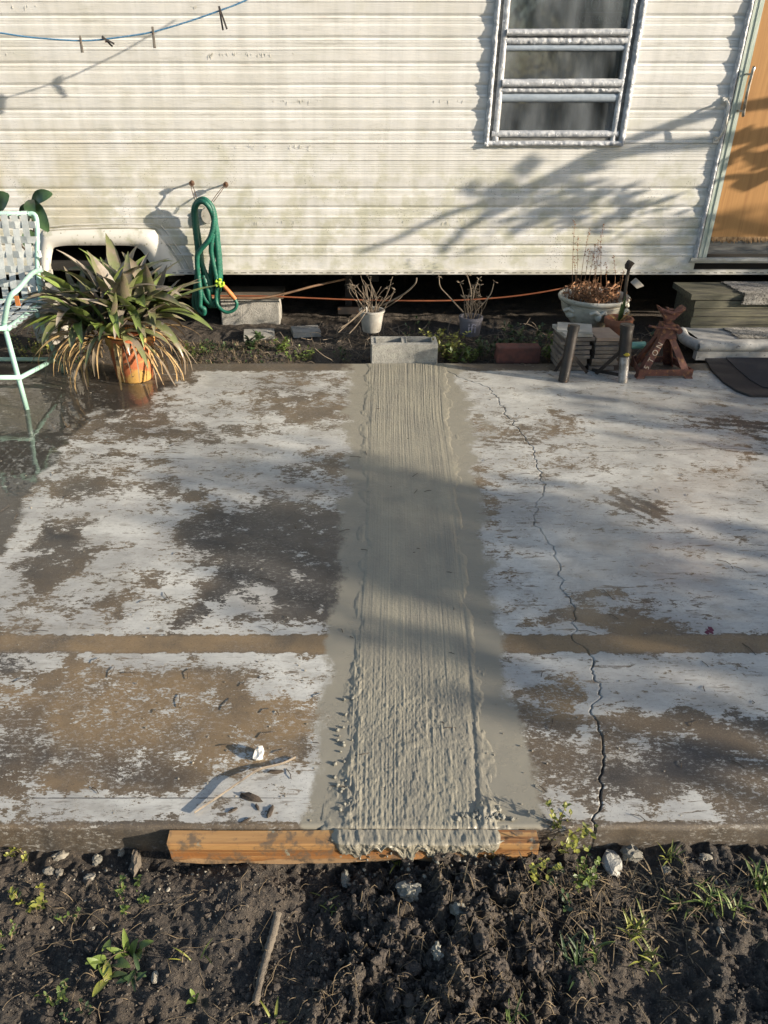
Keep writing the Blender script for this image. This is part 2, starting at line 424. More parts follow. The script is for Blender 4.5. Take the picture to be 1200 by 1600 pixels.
def mat_plank():
    m = NT('form_lumber')
    g = m.noise(1, 6, .6, m.coord((2.2, 30, 42)), .8)
    ring = m.noise(1, 3, .5, m.coord((1.0, 70, 90)), .4)
    col = m.mix(m.step(g, .3, .7), (.44, .26, .105), (.29, .15, .055))
    col = m.mix(m.math('MULTIPLY', m.step(ring, .50, .58), .8), col, (.19, .075, .022))
    sep = m.n('ShaderNodeSeparateXYZ'); m.l(m.tc.outputs['Object'], sep.inputs[0])
    zz = m.math('ADD', sep.outputs[2], m.math('MULTIPLY', m.math('SUBTRACT', m.noise(5, 4), .5), .05))
    col = m.mix(m.step(zz, .090, .083), col, (.55, .42, .25))                 # raw split lower edge
    col = m.mix(m.math('MULTIPLY', m.step(zz, .108, .100), .55), col, (.25, .095, .025))
    kn = m.vor(9, co=m.coord((.5, 1, 1)))
    col = m.mix(m.step(kn, .07, .04), col, (.12, .05, .02))
    mud = m.math('MULTIPLY', m.step(m.noise(26, 7, .7), .49, .64), .85)
    col = m.mix(mud, col, (.11, .085, .06))
    col = m.mix(m.step(m.noise(40, 5, .6), .66, .70), col, (.23, .215, .16))
    return m.set(Base_Color=col, Roughness=.6, Normal=m.bump(m.math('ADD', g, ring), .6, .003))
M['plank'] = mat_plank()
M['cmu'] = simple('concrete_block', (.38, .37, .33), (.27, .265, .24), 30, .9, .9, 150, bdist=.004, c3=(.14, .135, .12), s3=120, t3=(.60, .68))
M['cmuold'] = simple('old_block', (.42, .40, .36), (.26, .25, .22), 9, .9, .9, 110, bdist=.005, c3=(.15, .14, .12), s3=60)
M['brick'] = simple('red_brick', (.17, .062, .045), (.10, .045, .036), 20, .85, .6, 100)
M['oldwood'] = simple('grey_wood', (.16, .13, .095), (.085, .072, .055), 6, .8, .5, 40, stretch=(1, 14, 14))
M['mosswood'] = simple('mossy_wood', (.135, .128, .082), (.070, .066, .050), 5, .8, .6, 30, stretch=(1.2, 10, 16), c3=(.17, .155, .11), s3=14, t3=(.58, .72))
M['conc'] = simple('step_concrete', (.42, .41, .38), (.27, .265, .25), 12, .85, .6, 90, c3=(.11, .105, .1), s3=30, t3=(.62, .7))
M['carpet'] = simple('step_carpet', (.42, .40, .36), (.22, .21, .19), 40, .95, .9, 220, bdist=.01, c3=(.07, .065, .06), s3=90, t3=(.55, .62))
M['rubber'] = simple('black_rubber', (.014, .014, .017), (.022, .022, .026), 60, .62, .5, 180)
M['rubberrib'] = simple('black_rubber_nap', (.013, .014, .020), (.024, .025, .034), 300, .85, .9, 420, bdist=.005, c3=(.30, .30, .32), s3=190, t3=(.70, .74))
M['mint'] = simple('mint_enamel', (.36, .56, .48), (.29, .47, .40), 12, .35, .12, 60, c3=(.55, .62, .56), s3=45, t3=(.66, .72))
M['web'] = simple('vinyl_webbing', (.50, .53, .52), (.36, .39, .39), 14, .5, .3, 120, stretch=(1, 1, 1))
M['ficus'] = simple('rubber_leaf', (.062, .115, .045), (.038, .075, .032), 12, .32, .15, 60)
M['brom'] = simple('bromeliad_leaf', (.135, .150, .062), (.185, .150, .110), 9, .33, .3, 60, lo=.4, hi=.6, c3=(.26, .22, .20), s3=26, t3=(.60, .74))
M['bromg'] = simple('bromeliad_leaf_green', (.20, .27, .06), (.11, .14, .05), 8, .36, .25, 60)
M['bromp'] = simple('bromeliad_leaf_grey', (.30, .26, .21), (.16, .135, .105), 10, .5, .3, 60)
M['dead'] = simple('dry_leaf', (.42, .29, .13), (.25, .16, .07), 12, .75, .4, 60, c3=(.13, .085, .045), s3=20, t3=(.6, .7))
M['deadg'] = simple('dry_leaf_grey', (.22, .17, .11), (.12, .09, .06), 12, .75, .4, 60)
M['pot'] = simple('painted_terracotta', (.46, .145, .06), (.48, .28, .08), 5.5, .6, .3, 60, stretch=(1, 1, 1.5), lo=.48, hi=.55, c3=(.12, .07, .04), s3=22, t3=(.62, .68))
M['terra'] = simple('terracotta', (.32, .13, .07), (.20, .09, .055), 14, .8, .3, 60)
M['hose'] = simple('green_hose', (.012, .125, .082), (.008, .085, .058), 25, .45, .35, 260)
M['orange'] = simple('orange_plastic', (.55, .20, .055), (.42, .15, .05), 20, .5, .1)
M['lime'] = simple('lime_plastic', (.42, .60, .05), (.33, .50, .04), 20, .45, .1)
M['rust'] = simple('rusty_wire', (.06, .035, .022), (.10, .05, .025), 40, .8, .4, 120)
M['cordo'] = simple('orange_cord', (.24, .075, .028), (.17, .055, .022), 12, .55, .1)
M['cordt'] = simple('tan_hose', (.26, .16, .09), (.17, .10, .06), 12, .6, .2)
M['wpot'] = simple('dirty_white_plastic', (.52, .50, .45), (.33, .31, .27), 9, .5, .2, 60, c3=(.16, .14, .11), s3=14, t3=(.6, .7))
M['gpot'] = simple('grey_plastic', (.15, .145, .17), (.10, .098, .11), 10, .5, .2)
M['gprint'] = simple('pot_lettering', (.28, .27, .32), (.22, .21, .26), 30, .5, .1)
M['planter'] = simple('white_planter', (.55, .53, .46), (.36, .35, .29), 9, .7, .35, 60, c3=(.20, .19, .15), s3=16, t3=(.6, .7))
M['dry'] = simple('dried_stem', (.30, .155, .075), (.17, .085, .045), 30, .85, .3, 90)
M['drygrey'] = simple('dried_twig', (.25, .20, .145), (.13, .10, .07), 30, .85, .3, 90)
M['pipe'] = simple('black_pipe', (.014, .013, .013), (.034, .026, .022), 14, .5, .4, 60, c3=(.16, .075, .03), s3=18, t3=(.62, .70))
M['chrome'] = simple('worn_chrome', (.40, .40, .41), (.20, .19, .18), 22, .38, .4, 80, metal=.6)
M['yellow'] = simple('yellow_mark', (.55, .42, .03), (.4, .3, .03), 30, .6, .1)
M['board'] = simple('stacked_tile', (.21, .18, .15), (.12, .105, .09), 14, .8, .5, 70)
M['boardtop'] = simple('top_tile', (.36, .27, .20), (.29, .22, .17), 12, .75, .3, 70)
M['boardtop2'] = simple('grey_tile', (.38, .37, .33), (.29, .28, .25), 12, .75, .3, 70)
M['redrust'] = simple('rusty_red_steel', (.155, .058, .040), (.085, .036, .028), 22, .75, .7, 70, c3=(.25, .115, .05), s3=40, t3=(.54, .66))
M['letter'] = simple('cream_lettering', (.62, .50, .36), (.48, .36, .26), 40, .6, .1)
M['teal'] = simple('teal_plastic', (.20, .44, .36), (.16, .36, .30), 12, .5, .1)
M['rope'] = simple('blue_rope', (.035, .16, .32), (.10, .25, .40), 120, .7, .6, 240, lo=.45, hi=.55, c3=(.35, .42, .48), s3=180, t3=(.6, .66))
M['pinblk'] = simple('dark_clothespin', (.035, .032, .03), (.06, .055, .05), 40, .7, .3)
M['pinwd'] = simple('grey_clothespin', (.21, .19, .16), (.12, .105, .09), 60, .8, .4)
M['weed'] = simple('weed_leaf', (.13, .18, .032), (.06, .09, .022), 30, .5, .2, 90)
M['weedy'] = simple('weed_leaf_yellow', (.23, .235, .04), (.13, .145, .03), 30, .5, .2, 90)
M['weedd'] = simple('weed_leaf_dark', (.042, .075, .022), (.025, .046, .016), 30, .5, .2, 90)
M['straw'] = simple('straw', (.22, .165, .095), (.09, .068, .045), 40, .9, .3, 90)
M['bark'] = simple('bark', (.11, .085, .06), (.06, .047, .035), 9, .9, .9, 30, stretch=(4, 4, 1), bdist=.02)
M['foliage'] = simple('foliage', (.055, .085, .026), (.09, .115, .035), 3, .5, .2)
M['debris'] = simple('debris_strip', (.30, .25, .19), (.12, .10, .08), 30, .6, .3)
M['chunk'] = simple('white_chunk', (.66, .65, .60), (.42, .42, .40), 40, .7, .4, 100)
M['chipwood'] = simple('bark_chip', (.075, .055, .038), (.04, .03, .022), 30, .85, .5, 90)
M['magenta'] = simple('magenta_paint', (.11, .012, .04), (.09, .01, .03), 30, .5, .1)

# ------------------------------------------------------------------ THE SETTING
SY0 = G(540, 1291).y; SY1 = G(540, 568).y
WALL = 5.30

# ---- ground: one sheet to the horizon, fine where the camera looks
def stretch(a, b, step, far, first=None):
    mid = list(np.arange(a, b, step)); out = mid[:]
    s = step * 1.6; x = mid[-1]
    while x < far: x += s; s *= 1.55; out.append(x)
    s = step * 1.6; x = mid[0]; pre = []
    while x > -far: x -= s; s *= 1.55; pre.append(x)
    return np.array(pre[::-1] + out)
gx = stretch(-1.15, 1.30, .0055, 120)
def arr(*segs): return np.unique(np.concatenate(segs))
pre = []; x = .70; s_ = .02
while x > -120: x -= s_; s_ *= 1.5; pre.append(x)
post = []; x = 6.2; s_ = .06
while x < 120: x += s_; s_ *= 1.5; post.append(x)
gy = arr(np.array(pre), np.arange(.70, SY0 + .06, .0055), np.arange(SY0 + .06, SY1 - .05, .25), np.arange(SY1 - .05, 6.2, .018), np.array(post))
GX, GY = np.meshgrid(gx, gy)
fine = ((GX > -1.3) & (GX < 1.45) & (GY > .55) & (GY < SY0 + .12)).astype(float)
front = sstep(SY0 + .3, SY0, GY) * sstep(-.2, .5, GY)
back = sstep(SY1 - .3, SY1, GY)
def soil_h(X, Y):
    u, v = to_uv(X, np.maximum(Y, .4), -.08)
    z = -.066 - .03 * sstep(1340, 1480, v) + (fbm(X * 3.1, Y * 3.1, 3, 3) - .5) * .07
    rough = .30 + 1.1 * sstep(430, 560, u) * sstep(960, 820, u) + .45 * sstep(960, 1100, u)
    z += rough * ((fbm(X * 14, Y * 14, 3, 11) - .5) * .060 + (fbm(X * 48, Y * 48, 4, 15) - .5) * .030)
    z += (fbm(X * 100, Y * 100, 3, 33) - .5) * .008
    z += rough * .016 * (1 - np.abs(2 * fbm(X * 30 + 5, Y * 30, 3, 37) - 1) * 3)
    # mud ripples on the left
    z += sstep(420, 300, u) * (np.sin((X * .75 + Y * .95) * 95 + 5 * fbm(X * 6, Y * 6, 3, 8)) * .0035 * fbm(X * 5, Y * 5, 2, 41) * 1.6)
    # the hole dug under the form board
    z -= .030 * np.exp(-(((u - 560) / 150) ** 2 + ((v - 1365) / 28) ** 2))
    z -= .030 * np.exp(-(((u - 300) / 170) ** 2 + ((v - 1345) / 22) ** 2))
    z += .022 * np.exp(-(((u - 700) / 120) ** 2 + ((v - 1420) / 60) ** 2))
    z -= .025 * np.exp(-(((u - 480) / 45) ** 2 + ((v - 1430) / 70) ** 2))
    z += .020 * np.exp(-(((u - 370) / 42) ** 2 + ((v - 1430) / 75) ** 2))
    z -= .018 * np.exp(-(((u - 1010) / 120) ** 2 + ((v - 1530) / 40) ** 2))
    return z
ZF = soil_h(GX, GY)
ZB = -.02 + (fbm(GX * 4, GY * 4, 4, 21) - .5) * .05 + (fbm(GX * 22, GY * 22, 3, 25) - .5) * .022 - .05 * sstep(SY1 + .3, SY1, GY)
mid_ = -.16 + 0 * GX
under = sstep(SY0 + .03, SY0 + .08, GY) * sstep(SY1 - .02, SY1 - .06, GY)
GZ = np.where(GY < (SY0 + SY1) / 2, ZF, ZB)
GZ = GZ * (1 - under) + mid_ * under
farm = sstep(1.3, 3.0, np.abs(GX)) * (GY < SY0 + 1)
GZ = GZ * (1 - .6 * farm) + (-.12) * .6 * farm
grd = grid_mesh('ground', GX, GY, GZ, M['soil']); tag(grd, kind='structure')
def gz(x, y):
    j = int(np.argmin(np.abs(gx - x))); i = int(np.argmin(np.abs(gy - y))); return float(GZ[i, j])
def S(u, v):                         # a point on the soil in front
    p = G(u, v, -.08)
    for _ in range(4): p = G(u, v, gz(p.x, p.y))
    return p

# ---- patio slab with worn paint, brown band, crack
xs = arr(np.linspace(-6, -2.45, 14), np.arange(-2.45, 2.95, .0085), np.linspace(2.95, 7, 14))
ys = np.arange(SY0, SY1 + .001, (SY1 - SY0) / 372)
crack_px = [(700, 580), (722, 590), (748, 600), (762, 606), (780, 628), (803, 662), (815, 680), (832, 700), (843, 738), (850, 765), (838, 788), (834, 812), (852, 838), (872, 868), (874, 893), (881, 920), (898, 950), (898, 1000), (918, 1020), (932, 1070), (938, 1090), (926, 1115), (942, 1160), (937, 1200), (940, 1250), (931, 1275), (936, 1294)]
cw = [G(*p) for p in crack_px]
cy = np.array([p.y for p in cw])[::-1]; cx = np.array([p.x for p in cw])[::-1]
SX, SYG = np.meshgrid(xs, ys)
XC = np.interp(ys, cy, cx) + (fbm(ys * 26, ys * 0, 3, 51) - .5) * .036 + (fbm(ys * 110, ys * 0 + 3, 2, 55) - .5) * .010
XC += np.where(ys > cy[-1], (ys - cy[-1]) * -.8, 0)
kc = int(np.argmin(np.abs(xs - .74))); xk = xs[kc]
wgt = 1 - sstep(.02, .42, np.abs(xs - xk))
SX = SX + wgt[None, :] * (XC - xk)[:, None]
cwid = (.0030 - .0002 * sstep(3.6, 1.6, ys)) * (.75 + .7 * fbm(ys * 40, ys * 0, 2, 57)) * (ys < cy[-1] + .15)
SX[:, kc] = XC; SX[:, kc - 1] = XC - cwid; SX[:, kc + 1] = XC + cwid
SX[:, kc - 2] = XC - cwid - .003; SX[:, kc + 2] = XC + cwid + .003
SZ = (fbm(SX * 1.7, SYG * 1.7, 3, 61) - .5) * .006 + (fbm(SX * 40, SYG * 40, 2, 65) - .5) * .0006
SZ[:, kc] -= .020 * (ys < cy[-1] + .12)
UU, VV = to_uv(SX, SYG)
# wobble for mask outlines
WU = UU + (fbm(SX * 9, SYG * 9, 5, 71) - .5) * 60; WV = VV + (fbm(SX * 9 + 40, SYG * 9, 5, 75) - .5) * 34
def poly(pts, soft, Ux=None, Vx=None):
    Ux = WU if Ux is None else Ux; Vx = WV if Vx is None else Vx
    ins = np.zeros(Ux.shape, bool); dist = np.full(Ux.shape, 1e9); n = len(pts)
    for i in range(n):
        x1, y1 = pts[i]; x2, y2 = pts[(i + 1) % n]
        c = ((y1 > Vx) != (y2 > Vx)) & (Ux < (x2 - x1) * (Vx - y1) / ((y2 - y1) or 1e-9) + x1); ins ^= c
        dx, dy = x2 - x1, y2 - y1; t = np.clip(((Ux - x1) * dx + (Vx - y1) * dy) / (dx * dx + dy * dy), 0, 1)
        dist = np.minimum(dist, np.hypot(Ux - x1 - t * dx, Vx - y1 - t * dy))
    sd_ = np.where(ins, dist, -dist)
    return sstep(-soft, soft, sd_)
def ell(u, v, ru, rv): return np.exp(-(((WU - u) / ru) ** 2 + ((WV - v) / rv) ** 2))
bare = .10 + .26 * sstep(.42, .66, fbm(SX * 1.9 + 3, SYG * 2.6, 4, 66)) * (1 - .75 * sstep(740, 840, UU)) - .05 * sstep(1020, 1100, VV); dark = np.full(SX.shape, .12); tanm = np.full(SX.shape, .15); cem = np.zeros(SX.shape); wet = np.full(SX.shape, .32)
def put(a, m_, val): a[:] = a * (1 - m_) + val * m_
# upper left
p = poly([(252, 995), (300, 935), (345, 885), (280, 868), (272, 815), (330, 795), (420, 778), (545, 790), (572, 830), (560, 990), (420, 968), (310, 978)], 26); put(bare, p, .96); put(dark, p, .95)
p = poly([(330, 935), (425, 912), (420, 975), (325, 978)], 14); put(bare, p, .28)
p = poly([(28, 880), (75, 812), (135, 822), (172, 860), (110, 900), (70, 930), (35, 935)], 18); put(bare, p, .80); put(dark, p, .55)
p = poly([(-500, 560), (150, 570), (262, 600), (215, 640), (128, 648), (62, 752), (-5, 868), (-600, 1500)], 12); put(bare, p, .93); put(dark, p, .62); put(wet, p, 1.0); pud = p * sstep(560, 585, VV)
p = poly([(-900, 545), (310, 568), (300, 600), (-900, 620)], 10); put(bare, p, .9); put(dark, p, .35)
for (u, v, ru, rv, b, d) in [(190, 660, 60, 12, .55, .3), (300, 672, 70, 10, .62, .5), (330, 690, 60, 8, .5, .5), (460, 592, 70, 13, .62, .1), (500, 640, 70, 22, .68, .12), (430, 618, 45, 14, .5, .1), (410, 672, 40, 10, .45, .2), (180, 690, 70, 30, .36, .3), (130, 760, 50, 25, .42, .4), (260, 770, 60, 14, .50, .3), (310, 770, 30, 9, .6, .2),
                          (100, 830, 40, 14, .55, .6), (140, 935, 60, 22, .42, .4), (210, 910, 40, 20, .44, .3), (520, 720, 40, 24, .36, .1), (470, 740, 60, 24, .34, .3), (60, 900, 24, 14, .5, .2), (235, 640, 60, 26, .48, .25)]:
    e = ell(u, v, ru, rv); bare += e * b * .95; dark += e * (d - .1)
# upper right
for (u, v, ru, rv, b, d) in [(880, 655, 45, 12, .5, .4), (850, 680, 90, 10, .62, .15), (870, 668, 50, 14, .4, .2), (900, 715, 70, 24, .55, .18), (800, 740, 50, 26, .45, .15), (770, 660, 40, 20, .5, .1), (1140, 658, 90, 9, .62, .6), (1175, 670, 50, 12, .6, .8), (985, 795, 55, 16, .42, .45), (1020, 800, 30, 10, .4, .5),
                          (930, 935, 40, 10, .72, .05), (975, 968, 70, 15, .95, .02), (1010, 980, 60, 10, .7, .03), (925, 965, 24, 12, .8, .02), (955, 930, 30, 8, .6, .02), (840, 975, 40, 9, .75, .02), (870, 960, 26, 8, .6, .05), (825, 950, 30, 8, .5, .1), (1035, 945, 40, 6, .5, .2), (805, 880, 40, 30, .32, .2), (760, 800, 20, 60, .4, .1), (1120, 735, 60, 14, .3, .4), (1180, 760, 50, 20, .3, .5), (1080, 690, 60, 8, .25, .5), (1185, 868, 20, 6, .6, .2)]:
    e = ell(u, v, ru, rv); bare += e * b * .95; dark += e * (d - .1); tanm += e * .35
# lower left: brown worn concrete
low = sstep(1017, 1023, VV)
p = poly([(-800, 1075), (20, 1068), (60, 1075), (120, 1040), (250, 1052), (330, 1040), (400, 1060), (450, 1085), (510, 1100), (500, 1150), (455, 1180), (400, 1200), (330, 1225), (260, 1248), (120, 1245), (-800, 1242)], 18); put(bare, p, .88); put(dark, p, .10); put(tanm, p, .9)
p = poly([(-800, 1110), (75, 1100), (80, 1180), (60, 1245), (-800, 1245)], 16); put(dark, p, .55)
p = ell(180, 1195, 110, 34) + ell(260, 1215, 70, 18); dark += .55 * np.clip(p, 0, 1)
p = ell(470, 1040, 60, 22); bare += .2 * p
p = poly([(385, 1040), (520, 1030), (530, 1060), (430, 1075)], 10); put(bare, p, .30)
p = poly([(380, 1060), (480, 1055), (500, 1090), (400, 1095)], 10); put(bare, p, .25)
p = ell(480, 1120, 60, 26); bare += .3 * p; tanm += .6 * p
p = poly([(-800, 1246), (520, 1246), (520, 1300), (-800, 1300)], 6); put(bare, p, .26); put(dark, p, .3)
# lower right
p = poly([(795, 1085), (840, 1060), (890, 1060), (912, 1085), (900, 1102), (930, 1112), (1000, 1098), (1100, 1115), (1300, 1120), (2500, 1120), (2500, 1300), (700, 1300), (760, 1200), (790, 1120)], 16); put(bare, p, .80); put(dark, p, .40); put(tanm, p, .35)
p = ell(880, 1075, 50, 20) + ell(870, 1110, 60, 22); put(tanm, np.clip(p, 0, 1), 1.0); put(dark, np.clip(p, 0, 1), .0)
p = ell(1080, 1195, 80, 34) + ell(960, 1215, 40, 30) * .8; put(dark, np.clip(p, 0, 1), .95); put(bare, np.clip(p, 0, 1), 1.35)
p = ell(1010, 1160, 60, 22) + ell(985, 1190, 26, 26); bare -= .32 * np.clip(p, 0, 1)
p = ell(920, 1180, 12, 70); bare -= .45 * p
p = poly([(935, 1275), (985, 1238), (1025, 1262), (1100, 1262), (1112, 1290), (930, 1292)], 9); put(bare, p, .08)
p = poly([(830, 1232), (908, 1240), (915, 1268), (850, 1285), (828, 1262)], 8); put(bare, p, .34)
# the bare brown band where a sill stood
band = sstep(991.5, 993.5, VV + (fbm(SX * 60, SYG * 2, 2, 81) - .5) * 2) * sstep(1021, 1016.5, VV + (fbm(SX * 30, SYG * 2, 3, 83) - .5) * 9)
put(bare, band, 2.2); put(dark, band, .04); put(tanm, band, .8)
p = ell(1030, 1012, 45, 20); bare += .7 * p
p = poly([(0, 1023), (55, 1020), (60, 1042), (-20, 1045)], 8); put(dark, p, .8); put(bare, p, .6)
topm = np.clip(band + ((VV < 990) * .75), 0, 1)
# dirty far lip and front lip
lip = sstep(581, 576, VV); put(bare, lip, 1.6); put(dark, lip, .42)
flip = sstep(1281, 1289, VV); put(bare, flip, 1.2); put(dark, flip, .35); put(tanm, flip, .2)
# cement slurry dragged beside the strip
lv = np.array([560, 650, 760, 900, 1000, 1100, 1200, 1300])
le = np.interp(VV, lv, [555, 548, 548, 538, 520, 512, 496, 478]); re = np.interp(VV, lv, [715, 735, 748, 766, 780, 800, 828, 848])
cem[:] = sstep(le - 46, le + 26, WU * .5 + UU * .5) * sstep(re + 40, re - 34, WU * .5 + UU * .5)
p = poly([(540, 585), (720, 585), (800, 640), (790, 700), (560, 700), (440, 690), (430, 640), (540, 640)], 30); cem[:] = np.maximum(cem, .42 * p)
wet += .42 * sstep(640, 760, UU) * sstep(1010, 880, VV); wet -= .40 * sstep(1030, 1100, VV); wet += .22 * sstep(240, 500, UU) * sstep(660, 720, VV) * sstep(1000, 960, VV)
wet += .35 * np.exp(-(((UU - 1080) / 130) ** 2 + ((VV - 1190) / 60) ** 2)); wet -= .25 * ell(420, 600, 120, 40)
wet = np.clip(wet, 0.05, 1)
# rounded lips and vertical edges
def edge_rows(A, f0, f1): return np.concatenate([f0, A, f1], 0)
rz = [(.0, -.22), (.0, -.10), (.0, -.012), (.004, -.003)]
Xf = np.repeat(SX[:1], 4, 0); Yf = np.stack([SYG[0] - .004 + a for a, b in rz]); Zf = np.stack([SZ[0] + b for a, b in rz])
Yf += np.stack([(fbm(SX[0] * 30, SX[0] * 0 + k, 3, 91) - .5) * .008 * (k < 3) for k in range(4)])
Zf[2:, kc] -= .01
SYG2 = SYG.copy(); SYG2[0] += .006
Xb = np.repeat(SX[-1:], 2, 0); Yb = np.stack([SYG[-1] + .004, SYG[-1] + .004]); Zb = np.stack([SZ[-1] - .006, SZ[-1] - .2])
cat = lambda A, f, b: np.concatenate([f, A, b], 0)
rep = lambda A: cat(A, np.repeat(A[:1], 4, 0), np.repeat(A[-1:], 2, 0))
jv = np.where(VV > 1100, 1247.0, 703.0 + 4 * sstep(1010, 930, UU)); jy = np.empty_like(SYG)
for q_ in (0,):
    la = G(100, 1247).y; lb_ = G(1100, 703).y
    nearj = np.abs(SYG - la) < np.abs(SYG - lb_)
    joint = np.where(nearj, (SYG - la) / .0022, (SYG - lb_ - (fbm(SX * 4, SX * 0, 3, 87) - .5) * .05) / .0035)
    jmask = np.where(nearj, sstep(10, 60, UU) * sstep(540, 330, UU), sstep(905, 960, UU) * .9)
joint = np.clip(joint, -20, 20)
# broom streaks dragged through the dust
def streaks(u, v, ru, rv, ang, per, amp):
    a_ = (UU - u) * cos(ang) + (VV - v) * sin(ang); b_ = -(UU - u) * sin(ang) + (VV - v) * cos(ang)
    return np.exp(-((a_ / ru) ** 4 + (b_ / rv) ** 4)) * (.5 + .5 * np.sin(b_ / per * 2 * pi + 1.5 * vnoise(a_ * .02, b_ * .05, 9))) * amp
for a_ in ((1000, 793, 62, 22, .42, 11, .62), (795, 690, 60, 11, .05, 6, .5), (1130, 662, 90, 12, .08, 7, .5), (490, 762, 70, 10, -.05, 6, -.3), (1165, 705, 40, 18, .1, 9, .4)):
    e = streaks(*a_); bare += e; dark += np.abs(e) * .5
bare = np.where(bare > 1.5, bare, .5 + (bare - .5) * .74)
pud2 = rep(pud)
bare -= .10 * sstep(740, 840, UU) * (VV < 985) * (VV > 585)
bare2, dark2, tan2, cem2, wet2, top2, jt2, jm2 = (rep(a) for a in (bare, dark, tanm, cem, wet, topm, joint, jmask))
bare2[:3] = 1.6; dark2[:3] = .62; tan2[:3] = .25; wet2[:3] = .15; cem2[:3] *= .5
slab = grid_mesh('patio_slab', cat(SX, Xf, Xb), cat(SYG2, Yf, Yb), cat(SZ, Zf, Zb), M['slab'], attrs=dict(bare=bare2, dark=dark2, tan=tan2, cem=cem2, wet=wet2, top=top2, joint=jt2, jmask=jm2, puddle=pud2))
tag(slab, kind='structure')

# ---- fresh cement strip poured across the slab
nx, ny = 250, 900
ty = np.linspace(SY0 - .012, SY1 - .004, ny); sv = np.linspace(0, 1, nx)
tv = to_uv(0, ty)[1]
Lf = np.interp(tv, lv, [568, 562, 560, 552, 536, 528, 514, 500]); Rf = np.interp(tv, lv, [700, 714, 726, 742, 758, 768, 790, 812])
mpp = (ty * cos(PITCH) + CAMH * sin(PITCH)) / F
XL = (Lf - PX) * mpp; XR = (Rf - PX) * mpp
CX = XL[:, None] * (1 - sv) + XR[:, None] * sv; CY = np.repeat(ty[:, None], nx, 1)
CU, CV = to_uv(CX, CY)
pl = np.interp(CV, [560, 650, 800, 900, 1000, 1100, 1200, 1300], [578, 574, 568, 563, 556, 552, 548, 546])
pr = np.interp(CV, [560, 650, 800, 900, 1000, 1100, 1200, 1300], [688, 692, 712, 722, 733, 742, 748, 752])
plat = sstep(pl - 7, pl + 4, CU) * sstep(pr + 7, pr - 4, CU)
rel = (CU - pl) / (pr - pl)
cxw = rel * .38
near = sstep(980, 1120, CV); farl = sstep(720, 620, CV)
comb = (vnoise(cxw * 250 + 1.2 * vnoise(CY * 2, cxw * 6, 5), CY * 1.6, 101) - .5) + .7 * (vnoise(cxw * 470, CY * 4, 103) - .5)
smoothp = sstep(.42, .62, fbm(CX * 7, CY * 3.4, 3, 105)) * near * sstep(.45, .6, rel)
amp = .0008 + .0006 * near + .0010 * farl
z = .0022 * plat + comb * amp * plat * (1 - .85 * smoothp)
gran = fbm(CX * 170, CY * 90, 3, 107) - .5
z += plat * gran * (.0006 + .0014 * near * (1 - .8 * smoothp) * sstep(.95, .55, rel) + .001 * farl)
# trowel edge lines
for e, sgn in ((pl, 1), (pr, -1)):
    z += .35 * (.0035 * np.exp(-((CU - e - sgn * -5) / 4.0) ** 2) - .0035 * np.exp(-((CU - e - sgn * 4) / 3.0) ** 2)) * (.4 + fbm(CX * 10, CY * 14, 3, 109))
# torn ridges near the camera
lr = np.exp(-((CU - (pl + 2 + 12 * (fbm(CY * 8, CY * 0, 2, 113) - .5))) / 12) ** 2) * sstep(985, 1060, CV)
z += .55 * sstep(.32, .55, fbm(CY * 9, CY * 0 + 4, 2, 118)) * lr * (.0005 + .022 * (fbm(CX * 80, CY * 46, 4, 115) - .42) * (.3 + 1.3 * fbm(CX * 5, CY * 7, 2, 116)))
rr = np.exp(-((CU - (pr + 10 + 16 * (fbm(CY * 7, CY * 0 + 9, 2, 117) - .5))) / 11) ** 2) * sstep(1010, 1070, CV)
z += .55 * sstep(.36, .56, fbm(CY * 7, CY * 0 + 2, 2, 122)) * rr * (.001 + .020 * np.maximum(fbm(CX * 85, CY * 50, 4, 119) - .42, -.1) * (.3 + 1.4 * fbm(CX * 3, CY * 6, 2, 120)))
z -= .0025 * np.exp(-((CU - (pr - 6)) / 5) ** 2) * sstep(1000, 1080, CV)
z += .012 * np.exp(-(((CU - 762) / 16) ** 2 + ((CV - 1268) / 14) ** 2)) * (.5 + fbm(CX * 90, CY * 60, 3, 121))
z += .004 * np.exp(-(((CU - 640) / 10) ** 2 + ((CV - 1166) / 5) ** 2))
# thin slurry fringe that dives under the slab face
fr = np.minimum(sv, 1 - sv)[None, :] * (XR - XL)[:, None]
edge = fr * 20 + (fbm(CX * 16, CY * 9, 5, 123) - .5) * 2.4
z += (1 - plat) * .0016 * (fbm(CX * 60, CY * 34, 4, 125) - .45) + plat * (fbm(CX * 300, CY * 170, 2, 127) - .5) * (.0006 + .0014 * near)
z += sstep(.70, .78, vnoise(CX * 95, CY * 60, 129)) * .0012 * near
z = z + .0012 - .006 * sstep(.9, -.1, edge) 
z += (fbm(CX * 1.7, CY * 1.7, 3, 61) - .5) * .006
# the near end slumps over the form board
z[:3] -= np.array([.012, .005, .001])[:, None]
strip = grid_mesh('fresh_cement_strip', CX, CY, z, M['cement']); tag(strip, kind='structure')

